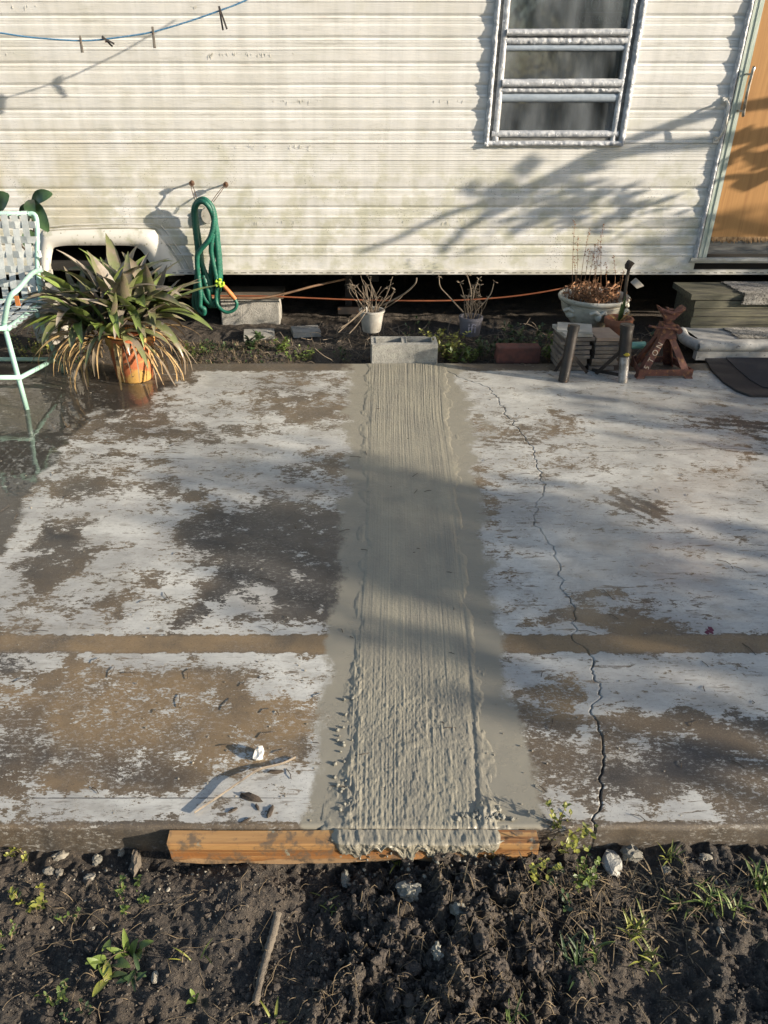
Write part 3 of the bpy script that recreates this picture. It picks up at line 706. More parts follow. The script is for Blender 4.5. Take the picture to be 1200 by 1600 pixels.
# ------------------------------------------------------------------ THE MOBILE HOME
hx = 0.0
home = thing('mobile_home', (0, WALL, .30), 'white ribbed mobile home with a silver framed window and tan wooden door', 'mobile home')
def zw(v): return at(600, v, WALL).z
def xw(u, v): return at(u, v, WALL).x
XLFT = -4.2
DOOR_X = (xw(1081, 404) + xw(1170, 0)) / 2
WX0 = (xw(755, 225) + xw(775, 0)) / 2; WX1 = (xw(973, 225) + xw(1008, 0)) / 2
WZ0 = zw(225); WZ1 = zw(-170)
ZBOT = zw(426)
AX0 = xw(78, 400); AZ = zw(383)                       # wheel opening
def arch_right(zz):
    t = np.clip((zz - ZBOT) / (AZ - ZBOT), 0, 1)
    return xw(250, 425) * (1 - t) + xw(228, 385) * t - .05 * max(0, t - .6) ** 2 * 6
def groove(t, o, d=.0045, w=.016): return [(t, o), (t + w * .5, o - d), (t + w, o)]
PROF = [(0, .008), (.012, .0185), (.04, .018), (.225, .0115), (.285, .0015), (.33, .0085)] + groove(.342, .009) + groove(.372, .0105) + groove(.402, .012) + groove(.432, .0135) + [(.47, .0165), (.50, .0175), (.685, .0115), (.745, .0015), (.79, .0085)] + groove(.802, .009) + groove(.832, .0105) + groove(.862, .012) + groove(.892, .0125) + groove(.922, .013) + [(.955, .0135), (.970, .0195), (1.0, .020), (1.002, .003)]
PROFN = [(0, .006), (.04, .014), (.12, .0125)] + groove(.24, .0125, .004, .05) + groove(.36, .0125, .004, .05) + groove(.50, .0125, .004, .05) + groove(.66, .0125, .004, .05) + groove(.80, .0125, .004, .05) + [(.93, .0125), (.95, .0155), (1.0, .0155), (1.004, .003)]
PROFB = [(0, .007), (.06, .012), (.5, .0115), (.97, .0115), (1.0, .010)]
def panel(v0, v1, prof, xa, xb, opening=None):
    z0, z1 = zw(v0), zw(v1)
    rows = []
    for t, o in prof:
        zz = z0 + (z1 - z0) * t
        if opening and rows and rows[-1][0] > AZ > zz: rows.append((AZ + 1e-4, o)); 
        rows.append((zz, o))
    mb = MB()
    def strip_(rws, fa, fb):
        n = max(2, int((fb(rws[0][0]) - fa(rws[0][0])) / .045))
        vs_, fs = [], []
        for i, (zz, o) in enumerate(rws):
            a, b = fa(zz), fb(zz); X = np.linspace(a, b, n + 1)
            dent = (fbm(X * 2.2, X * 0 + zz * 2.5, 3, 131) - .5) * .004 + (fbm(X * 9, X * 0 + zz * 9, 2, 135) - .5) * .0016
            dz = (fbm(X * 1.5, X * 0 + v0, 2, 137) - .5) * .004
            vs_ += [(X[k], WALL - o * .78 - .003 - dent[k], zz + dz[k]) for k in range(n + 1)]
            if i: fs += [((i - 1) * (n + 1) + k, i * (n + 1) + k, i * (n + 1) + k + 1, (i - 1) * (n + 1) + k + 1) for k in range(n)]
        mb.add(vs_, fs)
    if not opening: strip_(rows, lambda q: xa, lambda q: xb)
    else:
        up = [r for r in rows if r[0] >= AZ]; dn = [r for r in rows if r[0] <= AZ + 2e-4]
        if len(up) > 1: strip_(up, lambda q: xa, lambda q: xb)
        strip_(dn, lambda q: xa, lambda q: AX0); strip_(dn, arch_right, lambda q: xb)
    return mb
seams = [-290, -217, -143, -70, 3, 78, 151.5, 223]
for i in range(len(seams) - 1):
    v0, v1 = seams[i], seams[i + 1]
    panel(v0, v1, PROF, XLFT, WX0 + .02).build('siding_panel', M['siding'], home)
    panel(v0, v1, PROF, WX1 - .02, DOOR_X + .02).build('siding_panel', M['siding'], home)
for v0, v1, pf, op in ((223, 250, PROFN, 0), (250, 276, PROFN, 0), (276, 340, PROF, 0), (340, 398.5, PROF, 1), (398.5, 422, PROFB, 1)):
    panel(v0, v1, pf, XLFT, DOOR_X + .02, op).build('siding_panel', M['siding'], home)
# paint curls hanging below the seams
mb = MB()
for v in (3, 78, 151.5, 223, 340):
    for _ in range(4):
        c = U(-2.2, 2.0)
        if WX0 - .1 < c < WX1 + .1 and v < 230: continue
        for k in range(R.randint(4, 12)):
            x = c + R.gauss(0, .10); l = U(.006, .035); z0 = zw(v) - .006 - U(0, .012)
            mb.tube([(x, WALL - .0135, z0), (x + U(-.002, .002), WALL - .017, z0 - l * .5), (x + U(-.004, .004), WALL - .0145, z0 - l)], [.0006, .0011, .0004], 4)
tag(mb.build('paint_curls', M['trim'], home), kind='stuff')
# bottom rail with slots
zb = zw(428); zt = zw(420.5)
mb = MB(); 
for xa, xb in ((XLFT, AX0), (arch_right(ZBOT) + .03, 3.6)):
    mb.box(((xa + xb) / 2, WALL - .012, (zb + zt) / 2), (xb - xa, .022, zt - zb))
    mb.box(((xa + xb) / 2, WALL - .026, zb + .006), (xb - xa, .012, .005))
rail = mb.build('bottom_rail', M['trim'], home)
mb = MB(); x = arch_right(ZBOT) + .1  # black bars laid on the rail stand for shade inside its slots
while x < 3.4:
    mb.box((x, WALL - .0235, zb + .013), (.030 + U(-.008, .008), .002, .0035)); x += .052
tag(mb.build('slot_shade', M['dark'], rail), kind='stuff')
# body behind the siding
mb = MB()
y0, y1, za, zc_ = WALL + .035, WALL + 2.6, zb + .01, 2.95
mb.box((.0, (y0 + y1) / 2, za + .03), (8.6, y1 - y0, .05)); mb.box((0, y1, (za + zc_) / 2 - .25), (8.6, .05, zc_ - za + .5))
mb.box((-4.3, (y0 + y1) / 2, (za + zc_) / 2 - .25), (.05, y1 - y0, zc_ - za + .5)); mb.box((4.3, (y0 + y1) / 2, (za + zc_) / 2 - .25), (.05, y1 - y0, zc_ - za + .5))
mb.build('body_shell', M['dark'], home)  # black lining gives the dark of the interior and underside
mb = MB(); mb.box((0, (y0 + y1) / 2 - .1, zc_ + .03), (8.7, y1 - y0 + .3, .06)); mb.build('roof', M['trim'], home)
mb = MB()
for xx in (-2.6, -1.2, .2, 1.6, 3.0): mb.box((xx, WALL + 1.0, za - .045), (.06, 1.8, .08))
mb.box((0, WALL + .55, za - .06), (8.4, .06, .10)); mb.build('floor_joist', M['dark'], home)
# wheel opening moulding
mb = MB()
def moulding(off, outx, r, pts):
    P = [at(u, v, WALL - outx) for u, v in pts]; mb.tube(spline(P, 6), r, 8)
inner = [(74, 432), (78, 396), (92, 385), (140, 383.5), (200, 384), (216, 388), (226, 398), (240, 420), (246, 432)]
outer = [(58, 432), (62, 372), (78, 362), (140, 359), (230, 358.5), (244, 364), (258, 382), (278, 412), (288, 430)]
I = spline([at(u, v, WALL - .030) for u, v in inner], 5); O = spline([at(u, v, WALL - .022) for u, v in outer], 5)
I2 = [p + Vector((0, .06, 0)) for p in I]; O2 = [Vector((p.x, WALL + .0, p.z)) for p in O]
n = len(I)
Pm = [p * .5 + q * .5 + Vector((0, .001, 0)) for p, q in zip(I, O)]
vv_ = []; 
for ring in (I2, I, Pm, O, O2): vv_ += ring
mb.add(vv_, [(a * n + k, a * n + k + 1, (a + 1) * n + k + 1, (a + 1) * n + k) for a in range(4) for k in range(n - 1)])
arch = mb.build('wheel_arch', M['fender'], home, True)
mb = MB()
for k in (0, 1):
    mb.tube([p + Vector((.012 + .030 * k, .012, .01 + .022 * k)) for p in O[:]], .006, 6)
mb.build('arch_trim', M['trim'], arch, True)
# ---- window
def rough_bar(mb, x0, x1, z0, z1, yf, depth, amp=.003, seed=1, freq=95):
    """lumpy painted bar facing the viewer"""
    L = max(x1 - x0, z1 - z0); horiz = (x1 - x0) > (z1 - z0)
    nl = max(4, int(L / .008)); nw = 6
    A = np.linspace(0, 1, nl)[:, None] * np.ones((1, nw + 1)); Bq = np.ones((nl, 1)) * np.linspace(0, 1, nw + 1)[None, :]
    X = x0 + (x1 - x0) * (A if horiz else Bq); Z = z0 + (z1 - z0) * (Bq if horiz else A)
    prof = np.clip(np.sin(pi * Bq) * 1.0, 0, 1) ** .22
    Y = yf + depth * (1 - prof) - (fbm(X * freq, Z * freq, 4, 140 + seed) - .5) * amp * 2.0 * (Bq > 0) * (Bq < 1)
    if horiz: Z = Z + (fbm(X * 30, Z * 0 + seed, 3, 160 + seed) - .5) * amp * .6
    else: X = X + (fbm(Z * 30, X * 0 + seed, 3, 160 + seed) - .5) * amp * .6
    m_ = nw + 1
    fs = [((i) * m_ + j, (i + 1) * m_ + j, (i + 1) * m_ + j + 1, i * m_ + j + 1) for i in range(nl - 1) for j in range(nw)]
    if not horiz: fs = [f[::-1] for f in fs]
    fs = [f[::-1] for f in fs]
    mb.add(np.stack([X, Y, Z], -1).reshape(-1, 3), fs)
fw = .088
mb = MB()
rough_bar(mb, WX0 - .008, WX0 + .032, WZ0 - .01, WZ1, WALL - .040, .045, .006, 1)
rough_bar(mb, WX0 + .044, WX0 + .090, WZ0, WZ1, WALL - .028, .03, .003, 2)
rough_bar(mb, WX1 - .036, WX1 + .008, WZ0 - .01, WZ1, WALL - .040, .045, .007, 3)
rough_bar(mb, WX1 - .088, WX1 - .047, WZ0, WZ1, WALL - .028, .03, .003, 4)
rough_bar(mb, WX0, WX1, WZ0 - .014, zw(218.5), WALL - .040, .045, .006, 5)
rough_bar(mb, WX0 + .04, WX1 - .04, zw(215), zw(203), WALL - .030, .03, .004, 6)
rough_bar(mb, WX0, WX1, WZ1 - .06, WZ1, WALL - .04, .045, .006, 7)
win = mb.build('window', M['silver'], home, True)
mb = MB()  # dark boxes behind the bars put shade into the frame gaps
for xx in (WX0 + .045, WX1 - .045): mb.box((xx, WALL + .012, (WZ0 + WZ1) / 2), (.09, .05, WZ1 - WZ0))
mb.box(((WX0 + WX1) / 2, WALL + .012, zw(215)), (WX1 - WX0 - .19, .05, .06)); mb.build('shade_liner', M['sill'], win)
gx0, gx1 = WX0 + .085, WX1 - .082
def rail_(v0, v1, mat, yf, amp, sd_): 
    mb = MB(); rough_bar(mb, gx0 - .01, gx1 + .01, zw(v1), zw(v0), yf, .03, amp, sd_); mb.box(((gx0 + gx1) / 2, yf + .04, (zw(v0) + zw(v1)) / 2), (gx1 - gx0 + .02, .03, zw(v0) - zw(v1))); return mb.build('sash_rail', mat, win, True)
rail_(45, 57, M['silver'], WALL - .045, .002, 11); rail_(57, 71, M['silver'], WALL - .028, .006, 12); rail_(69, 81, M['sash'], WALL - .022, .001, 13)
rail_(123, 137, M['silver'], WALL - .045, .002, 14); rail_(136, 146, M['silver'], WALL - .030, .006, 15); rail_(144, 161, M['sash'], WALL - .022, .001, 16)
for v0, v1 in ((-165, 46), (80, 124), (160, 204)):
    mb = MB(); mb.box(((gx0 + gx1) / 2, WALL - .006, (zw(v0) + zw(v1)) / 2), (gx1 - gx0 + .01, .004, zw(v0) - zw(v1) + .004)); mb.build('glass_pane', M['glass'], win)
# curtain, folds running down
n = 120
cxs = np.linspace(gx0 - .05, gx1 + .05, n); czs = np.linspace(WZ0 - .05, WZ1, 14)
CXX, CZZ = np.meshgrid(cxs, czs)
CYY = WALL + .10 + .022 * np.sin(CXX * 62 + 2.5 * vnoise(CXX * 5, CZZ * 1.2, 171)) + .03 * (vnoise(CXX * 6, CZZ * 2, 173) - .5)
cur = grid_mesh('curtain', CXX, CYY, CZZ, M['curtain']); tag(cur, 'grey curtain hanging in folds behind the window panes', 'curtain')
def text(body, size, mat, name, parent, loc, rot, ext=.0006, sx=1.0):
    cu = bpy.data.curves.new(name, 'FONT'); cu.body = body; cu.size = size; cu.extrude = ext; cu.align_x = 'CENTER'
    o = bpy.data.objects.new(name, cu); C.objects.link(o)
    dg = bpy.context.evaluated_depsgraph_get(); dg.update()
    me = bpy.data.meshes.new_from_object(o.evaluated_get(dg)); bpy.data.objects.remove(o); bpy.data.curves.remove(cu)
    me.name = name; me.materials.clear()
    ob = link(name, me, mat, parent); ob.location = Vector(loc) - wloc(parent); ob.rotation_euler = rot; ob.scale = (sx, 1, 1)
    return ob
sx0, sx1 = xw(900, 30), xw(978, 30)
sg = thing('sign', ((sx0 + sx1) / 2, WALL + .02, zw(43)), 'dark no trespassing sign with faded lettering inside the upper window pane', 'sign')
mb = MB(); mb.box(((sx0 + sx1) / 2, WALL + .02, zw(0)), (sx1 - sx0, .004, zw(-43) - zw(43))); mb.build('sign_plate', M['sign'], sg)
text('NO TRESPASSING', .058, M['sign_print'], 'lettering', sg, ((sx0 + sx1) / 2, WALL + .0165, zw(37)), (pi / 2, 0, 0), sx=.60)
text('I.O. En', .085, M['sign_print'], 'lettering', sg, ((sx0 + sx1) / 2, WALL + .0165, zw(15)), (pi / 2, 0, 0), sx=.9)
mb = MB(); mb.box(((sx0 + sx1) / 2, WALL + .0165, zw(19)), (sx1 - sx0 - .05, .0015, .004)); mb.build('printed_rule', M['sign_print'], sg)

# ---- door
DZ0 = zw(382); DZ1 = 2.35
dx0 = DOOR_X + .085; dx1 = dx0 + .72
mb = MB(); mb.box(((dx0 + dx1) / 2, WALL + .012, (DZ0 + .03 + DZ1) / 2), (dx1 - dx0, .03, DZ1 - DZ0 - .03)); door = mb.build('door', M['door'], home)
mb = MB(); x = dx0 + .01
while x < dx1:                                        # delaminated lower edge of the veneer
    w = U(.006, .02); l = U(.004, .022)
    mb.add([(x, WALL - .006, DZ0 + .05), (x + w, WALL - .006, DZ0 + .05), (x + w * U(.5, .9), WALL - .012 - U(0, .008), DZ0 + .03 - l), (x + w * .2, WALL - .010 - U(0, .006), DZ0 + .032 - l)], [(0, 3, 2, 1)])
    mb.add([(x, WALL - .0045, DZ0 + .05), (x + w, WALL - .0045, DZ0 + .05), (x + w, WALL - .002, DZ0 + .03 - l * .6), (x, WALL - .002, DZ0 + .03 - l * .4)], [(0, 3, 2, 1)])
    x += w * .75
mb.build('splintered_edge', M['splinter'], door)
h0 = at(1176, 105, WALL - .055); h1 = at(1159, 181, WALL - .055)
hx_ = (h0.x + h1.x) / 2
mb = MB(); mb.tube(spline([(hx_ + .012, WALL - .050, h1.z), (hx_ + .006, WALL - .058, h1.z + .02), (hx_, WALL - .060, (h0.z + h1.z) / 2), (hx_ + .004, WALL - .058, h0.z - .02), (hx_ + .010, WALL - .05, h0.z)], 8), .0095, 10)
for k in (.10, .86):
    zz = h1.z + (h0.z - h1.z) * k
    mb.tube([(hx_ - .03, WALL - .004, zz), (hx_ - .02, WALL - .03, zz), (hx_, WALL - .056, zz)], .006, 8); mb.box((hx_ - .035, WALL - .005, zz), (.03, .006, .05))
mb.box((hx_ - .05, WALL - .008, (h0.z + h1.z) / 2), (.016, .012, .22))
mb.build('door_handle', M['steel'], door, True, 40)
mb = MB(); mb.box(((dx0 + dx1) / 2, WALL + .018, DZ0 - .012), (dx1 - dx0, .03, .07)); mb.box(((dx0 + dx1) / 2, WALL + .005, DZ0 - .045), (dx1 - dx0 + .05, .05, .02)); mb.build('threshold', M['sill'], home)
zsill = zw(404)
mb = MB(); mb.box((DOOR_X + .5, WALL - .022, zsill), (1.04, .028, .022)); mb.box((DOOR_X + .5, WALL - .014, zsill - .019), (1.05, .014, .012)); mb.build('door_sill', M['trim'], home)
jz0, jz1 = zsill + .012, DZ1
jm = MB(); jm.box((DOOR_X + .055, WALL - .012, (jz0 + jz1) / 2), (.058, .024, jz1 - jz0)); jm.box((DOOR_X + .030, WALL - .020, (jz0 + jz1) / 2), (.008, .022, jz1 - jz0)); jm.box((DOOR_X + .062, WALL - .0255, (jz0 + jz1) / 2), (.010, .006, jz1 - jz0)); jm.build('door_jamb', M['jamb'], home)
mb = MB(); rough_bar(mb, DOOR_X - .006, DOOR_X + .026, jz0, jz1, WALL - .036, .034, .004, 21); jt = mb.build('jamb_trim', M['silver'], home, True)
mb = MB(); mb.box((dx0 - .004, WALL - .002, (jz0 + jz1) / 2), (.012, .02, jz1 - jz0)); mb.build('door_gap_shade', M['dark'], home)  # dark strip stands in for the shaded gap beside the door
# fold-out grab bar by the jamb
b0 = at(1133, 157, WALL - .03); b1 = at(1118, 219, WALL - .03); bx = (b0.x + b1.x) / 2
mb = MB(); mb.tube(spline([(bx + .012, WALL - .02, b0.z), (bx + .008, WALL - .075, b0.z - .02), (bx, WALL - .115, b0.z - .07), (bx - .002, WALL - .118, (b0.z + b1.z) / 2 + .02), (bx, WALL - .118, (b0.z + b1.z) / 2 - .02), (bx, WALL - .11, b1.z + .05), (bx, WALL - .07, b1.z + .015), (bx, WALL - .02, b1.z)], 6), [.008] * 43, 8)
for zz in (b0.z, b1.z): mb.box((bx + .004, WALL - .022, zz), (.035, .014, .035))
mb.tube([(bx + .004, WALL - .029, b0.z), (bx + .004, WALL - .036, b0.z)], .013, 10)
mb.build('grab_bar', M['trim'], home, True, 40)

# ------------------------------------------------------------------ THINGS ON AND AROUND THE PATIO
# ---- form board with cement slopped over it
pL = G(265, 1297); pR = G(838, 1297)
yb = SY0 - .010; zt_ = -.001
board = thing('form_board', (.3, yb - .019, -.14), 'orange brown lumber form board along the slab edge, splashed with wet cement', 'plank')
nxp = 90; XX = np.linspace(pL.x, pR.x, nxp)
prof = [(0.0, 0.0), (-.036, 0.0), (-.038, -.004), (-.038, -.028), (-.040, -.048), (-.038, -.072), (0, -.074)]
vs_ = []
for k, xx in enumerate(XX):
    split = .028 * max(0, fbm(np.array([xx * 9]), np.array([3.3]), 3, 181)[0] - .35)
    for q, (a, b) in enumerate(prof):
        dz = split * 1.5 if q == 5 else 0
        vs_.append((xx + (.012 * (-b / .074) if k == 0 else 0), yb + a - (split * .5 if q == 4 else 0), zt_ + b + dz + .002 * sin(xx * 7)))
m_ = len(prof)
fs = [(k * m_ + q, k * m_ + (q + 1) % m_, (k + 1) * m_ + (q + 1) % m_, (k + 1) * m_ + q) for k in range(nxp - 1) for q in range(m_)]
fs += [tuple(range(m_ - 1, -1, -1)), tuple((nxp - 1) * m_ + q for q in range(m_))]
mb = MB(); mb.add(vs_, fs); mb.build('board', M['plank'], board)
# slopped cement on the board's face
xa, xb = G(538, 1300).x, G(765, 1300).x
nxx, nzz = 280, 40
A = np.linspace(0, 1, nxx)[None, :] * np.ones((nzz, 1)); Bq = np.linspace(0, 1, nzz)[:, None] * np.ones((1, nxx))
X = xa - .03 + (xb - xa + .06) * A
drip = .010 + .15 * (fbm(X * 34, X * 0, 4, 191)) ** 2.2 * sstep(0, .08, A) * sstep(1, .92, A)
thk = .001 + .012 * (fbm(X * 90, Bq * 4.0, 5, 193) - .30) * sstep(0, .15, A) * sstep(1, .85, A)
over = Bq * 1.25
Z = zt_ + .004 - np.maximum(over - .25, 0) * drip + np.where(over < .25, .0005 + .007 * (fbm(X * 95, over * 7, 4, 197) - .38), 0)
Y = np.where(over < .25, yb - .003 - (over / .25) * .037, yb - .041 - thk * np.sin(pi * np.clip(Bq, 0, 1)) ** .5)
endf = sstep(0, .05, A) * sstep(1, .95, A); Y += .010 * (1 - endf); Z -= .006 * (1 - endf) * (over < .25)
Y = Y + np.where(Bq > .97, .02, 0)
tag(grid_mesh('cement_splash', X - board.location.x, Y - board.location.y, Z - board.location.z, M['cement'], board), kind='stuff')
mb = MB(); rr_ = random.Random(5)
for _ in range(30):
    u = rr_.uniform(545, 770); mb.blob((G(u, 1300).x, yb - .040 - rr_.uniform(0, .006), zt_ - rr_.uniform(.015, .062)), rr_.uniform(.0008, .003), rr_, 1, (1, .7, 1.8), .35)
for _ in range(60):
    u = 762 + rr_.gauss(0, 22); v = 1283 - abs(rr_.gauss(0, 10)); p = G(u, v); mb.blob((p.x, p.y, .004), rr_.uniform(.0015, .008), rr_, 2, (1, 1, .8), .3)
for _ in range(70):
    u = rr_.uniform(535, 775); yy_ = yb - .045 - abs(rr_.gauss(0, .018)); xx_ = G(u, 1300).x; mb.blob((xx_, yy_, gz(xx_, yy_) + .003), rr_.uniform(.0015, .006), rr_, 1, (1, .8, .8), .35)
for _ in range(26):
    u = 538 + rr_.gauss(0, 8); v = rr_.uniform(1060, 1280); p = G(u, v); mb.blob((p.x, p.y, .003), rr_.uniform(.002, .006), rr_, 1, (1, 1, .8), .3)
tag(mb.build('cement_crumbs', M['cemlump'], board, True), kind='stuff')

# ---- concrete block at the end of the strip
def hollow_block(name, c, L, D, Hh, mat, label, rot=0, holes=2):
    t = thing(name, c, label, 'concrete block')
    t.rotation_euler.z = rot
    bev = .004; xs_ = [-L / 2]; wl = .032; hw = (L - wl * (holes + 1)) / holes
    for k in range(holes): xs_ += [-L / 2 + wl * (k + 1) + hw * k, -L / 2 + wl * (k + 1) + hw * (k + 1)]
    xs_ += [L / 2]; yy = [-D / 2, -D / 2 + wl, D / 2 - wl, D / 2]
    mb = MB()
    for i in range(len(xs_) - 1):
        for j in range(3):
            hole = (i % 2 == 1 and j == 1)
            x0, x1, y0_, y1_ = xs_[i], xs_[i + 1], yy[j], yy[j + 1]
            if not hole: mb.add([(x0, y0_, Hh), (x1, y0_, Hh), (x1, y1_, Hh), (x0, y1_, Hh)], [(0, 1, 2, 3)])
            else:
                mb.add([(x0, y0_, Hh), (x1, y0_, Hh), (x1, y1_, Hh), (x0, y1_, Hh), (x0, y0_, 0.01), (x1, y0_, 0.01), (x1, y1_, .01), (x0, y1_, .01)], [(0, 4, 5, 1), (1, 5, 6, 2), (2, 6, 7, 3), (3, 7, 4, 0), (4, 7, 6, 5)])
    mb.add([(-L / 2, -D / 2, 0), (L / 2, -D / 2, 0), (L / 2, D / 2, 0), (-L / 2, D / 2, 0), (-L / 2, -D / 2, Hh), (L / 2, -D / 2, Hh), (L / 2, D / 2, Hh), (-L / 2, D / 2, Hh)], [(0, 1, 5, 4), (1, 2, 6, 5), (2, 3, 7, 6), (3, 0, 4, 7)])
    me = bpy.data.meshes.new('block_body'); me.from_pydata(mb.v, [], mb.f); 
    import bmesh
    bm = bmesh.new(); bm.from_mesh(me); bmesh.ops.remove_doubles(bm, verts=bm.verts, dist=1e-5)
    es = [e for e in bm.edges if len(e.link_faces) == 2 and e.calc_face_angle(0) > .5]
    bmesh.ops.bevel(bm, geom=es, offset=.004, segments=2, affect='EDGES'); bm.to_mesh(me); bm.free()
    link('block_body', me, mat, t); return t
bl = G(580, 567); br_ = G(683, 567); L_ = br_.x - bl.x
hollow_block('concrete_block', ((bl.x + br_.x) / 2, SY1 + .095, -.03), L_, .17, .145, M['cmu'], 'hollow concrete block set at the far end of the wet cement strip')
# pier block under the home, with a wood shim
pz0 = at(390, 512, 5.42).z; pz1 = at(390, 468, 5.42).z; px0, px1 = at(345, 490, 5.42).x, at(437, 490, 5.42).x
pier = thing('pier_block', ((px0 + px1) / 2, 5.5, pz0), 'weathered concrete pier block under the mobile home beside the hose', 'concrete block')
mb = MB(); mb.box(((px0 + px1) / 2, 5.52, (pz0 + pz1) / 2 - .03), (px1 - px0, .2, pz1 - pz0 + .06)); ob = mb.build('block_body', M['cmuold'], pier)
mbv = ob.modifiers.new('bevel', 'BEVEL'); mbv.width = .008; mbv.segments = 2
mb = MB(); mb.box(((px0 + px1) / 2 + .02, 5.52, pz1 + .025), (px1 - px0 + .02, .22, .035)); mb.build('wood_shim', M['oldwood'], pier)
pz = zb
for uu in (545,): 
    p = at(uu, 450, 5.6); t = thing('support_post', (p.x, 5.7, 0), 'dark steel support post standing under the mobile home', 'post')
    mb = MB(); mb.box((p.x, 5.7, .2), (.05, .05, .45)); mb.box((p.x, 5.7, .03), (.16, .16, .05)); mb.build('post_shaft', M['pipe'], t)
for (u0, u1, v0, v1, lab) in ((455, 500, 512, 526, 'flat broken concrete paver lying on soil right of the pier block'), (380, 430, 520, 528, 'thin pale paver fragment half buried in front of the pier block')):
    a = G(u0, v1, .0); b = G(u1, v0, .0); t = MB(); t.box(((a.x + b.x) / 2, (a.y + b.y) / 2, .005), (b.x - a.x, .16, .035), Matrix.Rotation(U(-.2, .2), 3, 'Z')); o = t.build('paver', M['cmuold']); tag(o, lab, 'paver')
# bricks
a = at(776, 566, SY1 + .05); b = at(846, 546, SY1 + .05)
t = MB(); t.box(((a.x + b.x) / 2, SY1 + .10, (a.z + b.z) / 2), (b.x - a.x, .10, b.z - a.z + .02)); o = t.build('brick', M['brick']); o.modifiers.new('bevel', 'BEVEL').width = .005; tag(o, 'dark red brick on edge behind the slab beside the pipe stands', 'brick')
# cables under the home
def cable(name, pts, y, r, mat, label, cat='cord'):
    mb = MB(); mb.tube(spline([at(u, v, yy) for u, v, yy in pts], 10), r, 8); tag(mb.build(name, mat, None, True), label, cat)
cable('extension_cord', [(255, 458, 5.2), (330, 462, 5.33), (420, 463, 5.36), (540, 468, 5.4), (640, 470, 5.4), (720, 469, 5.42), (800, 463, 5.42), (870, 452, 5.42), (905, 440, 5.5)], 0, .0055, M['cordo'], 'thin orange extension cord running under the mobile home')
cable('drain_hose', [(270, 463, 5.2), (330, 465, 5.32), (400, 466, 5.33), (440, 460, 5.34), (490, 447, 5.36), (540, 436, 5.45)], 0, .008, M['cordt'], 'tan hose curving up under the mobile home above the pier block', 'hose')

# ---- bromeliad in a painted pot
PB = G(212, 590)
brom = thing('potted_bromeliad', PB, 'large purple green bromeliad spilling dry leaves from an orange and yellow pot', 'potted plant')
mb = MB(); mb.lathe([(.001, .0), (.098, 0), (.104, .012), (.128, .215), (.138, .218), (.140, .262), (.126, .264), (.122, .24), (.001, .235)], PB, 32); mb.build('pot', M['pot'], brom, True, 50)
rb = random.Random(21)
PBx = PB + Vector((-.085, .03, .055))
cents = [(0, 0, .26), (-.17, .0, .26), (.14, .0, .26), (-.06, .12, .36), (.11, .13, .36), (-.22, .10, .33), (.02, -.11, .22), (.22, .08, .30), (-.12, -.06, .24), (.0, .2, .40), (-.02, .04, .34), (.07, .03, .33)]
for ci, c in enumerate(cents):
    cc = PBx + Vector(c)
    for k in range(19):
        az = 2 * pi * (k * .382 + rb.uniform(0, .07)) + ci
        lev = k / 18
        el0 = radians(12 + 60 * lev + rb.uniform(-14, 14)); Ln = rb.uniform(.24, .40) * (1.10 - .18 * lev)
        droop = rb.uniform(.4, 1.7) * (1.2 - lev * .7)
        out = Vector((cos(az), sin(az), 0)) + Vector((c[0], c[1], 0)) * 2.6; out.normalize()
        pts = []; p = cc.copy() + out * .02; el = el0; N = 10
        for q in range(N):
            pts.append(p.copy()); p = p + (out * cos(el) + Vector((0, 0, 1)) * sin(el)) * (Ln / (N - 1)); el -= droop / (N - 1)
            p = p + Vector((rb.uniform(-1, 1), rb.uniform(-1, 1), 0)) * .0035; out = (out + Vector((rb.gauss(0, .05), rb.gauss(0, .05), 0))).normalized()
        if any(q.z < .17 for q in pts): continue
        w0 = rb.uniform(.017, .034); tw = rb.uniform(-.9, .9)
        wd = [w0 * (.75 + .35 * sin(pi * min(1, q / (N - 1) * 1.15))) * (1 - (q / (N - 1)) ** 4) ** .8 + .001 for q in range(N)]
        mb = MB(); mb.leaf(pts, wd, out.cross(Vector((0, 0, 1))) + Vector((0, 0, tw * .5)), rb.uniform(.2, .6))
        rk = rb.random(); mb.build('leaf', M['brom'] if rk < .52 else M['bromp'] if rk < .74 else M['bromg'], brom, True)
for k in range(105):
    az = 2 * pi * k / 105 + rb.uniform(-.1, .1)
    if rb.random() < .30: az = rb.choice((rb.uniform(-2.7, -2.0), rb.uniform(-1.0, .3)))
    if -1.85 < (az + pi) % (2 * pi) - pi < -1.05 and rb.random() < .7: continue
    out = Vector((cos(az), sin(az), 0)); Ln = rb.uniform(.22, .42); N = 9
    p = PBx + Vector((out.x * rb.uniform(.08, .22), out.y * rb.uniform(.06, .16), rb.uniform(.15, .23))); el = radians(rb.uniform(-20, 40)); pts = []
    dr = rb.uniform(1.2, 3.0)
    for q in range(N):
        pts.append(p.copy()); p = p + (out * cos(el) + Vector((0, 0, 1)) * sin(el)) * (Ln / (N - 1)); el = max(el - dr / (N - 1), -1.56)
        p = p + Vector((rb.uniform(-1, 1), rb.uniform(-1, 1), 0)) * .004; p.z = max(p.z, .006 + rb.uniform(0, .004))
    w0 = rb.uniform(.004, .013); wd = [w0 * (1 - .8 * (q / (N - 1)) ** 2) for q in range(N)]
    mb = MB(); mb.leaf(pts, wd, out.cross(Vector((0, 0, 1))) + Vector((rb.uniform(-.6, .6), rb.uniform(-.6, .6), rb.uniform(-.5, .5))), rb.uniform(-.2, .7)); mb.build('dry_leaf', M['dead'] if rb.random() < .7 else M['deadg'], brom, True)

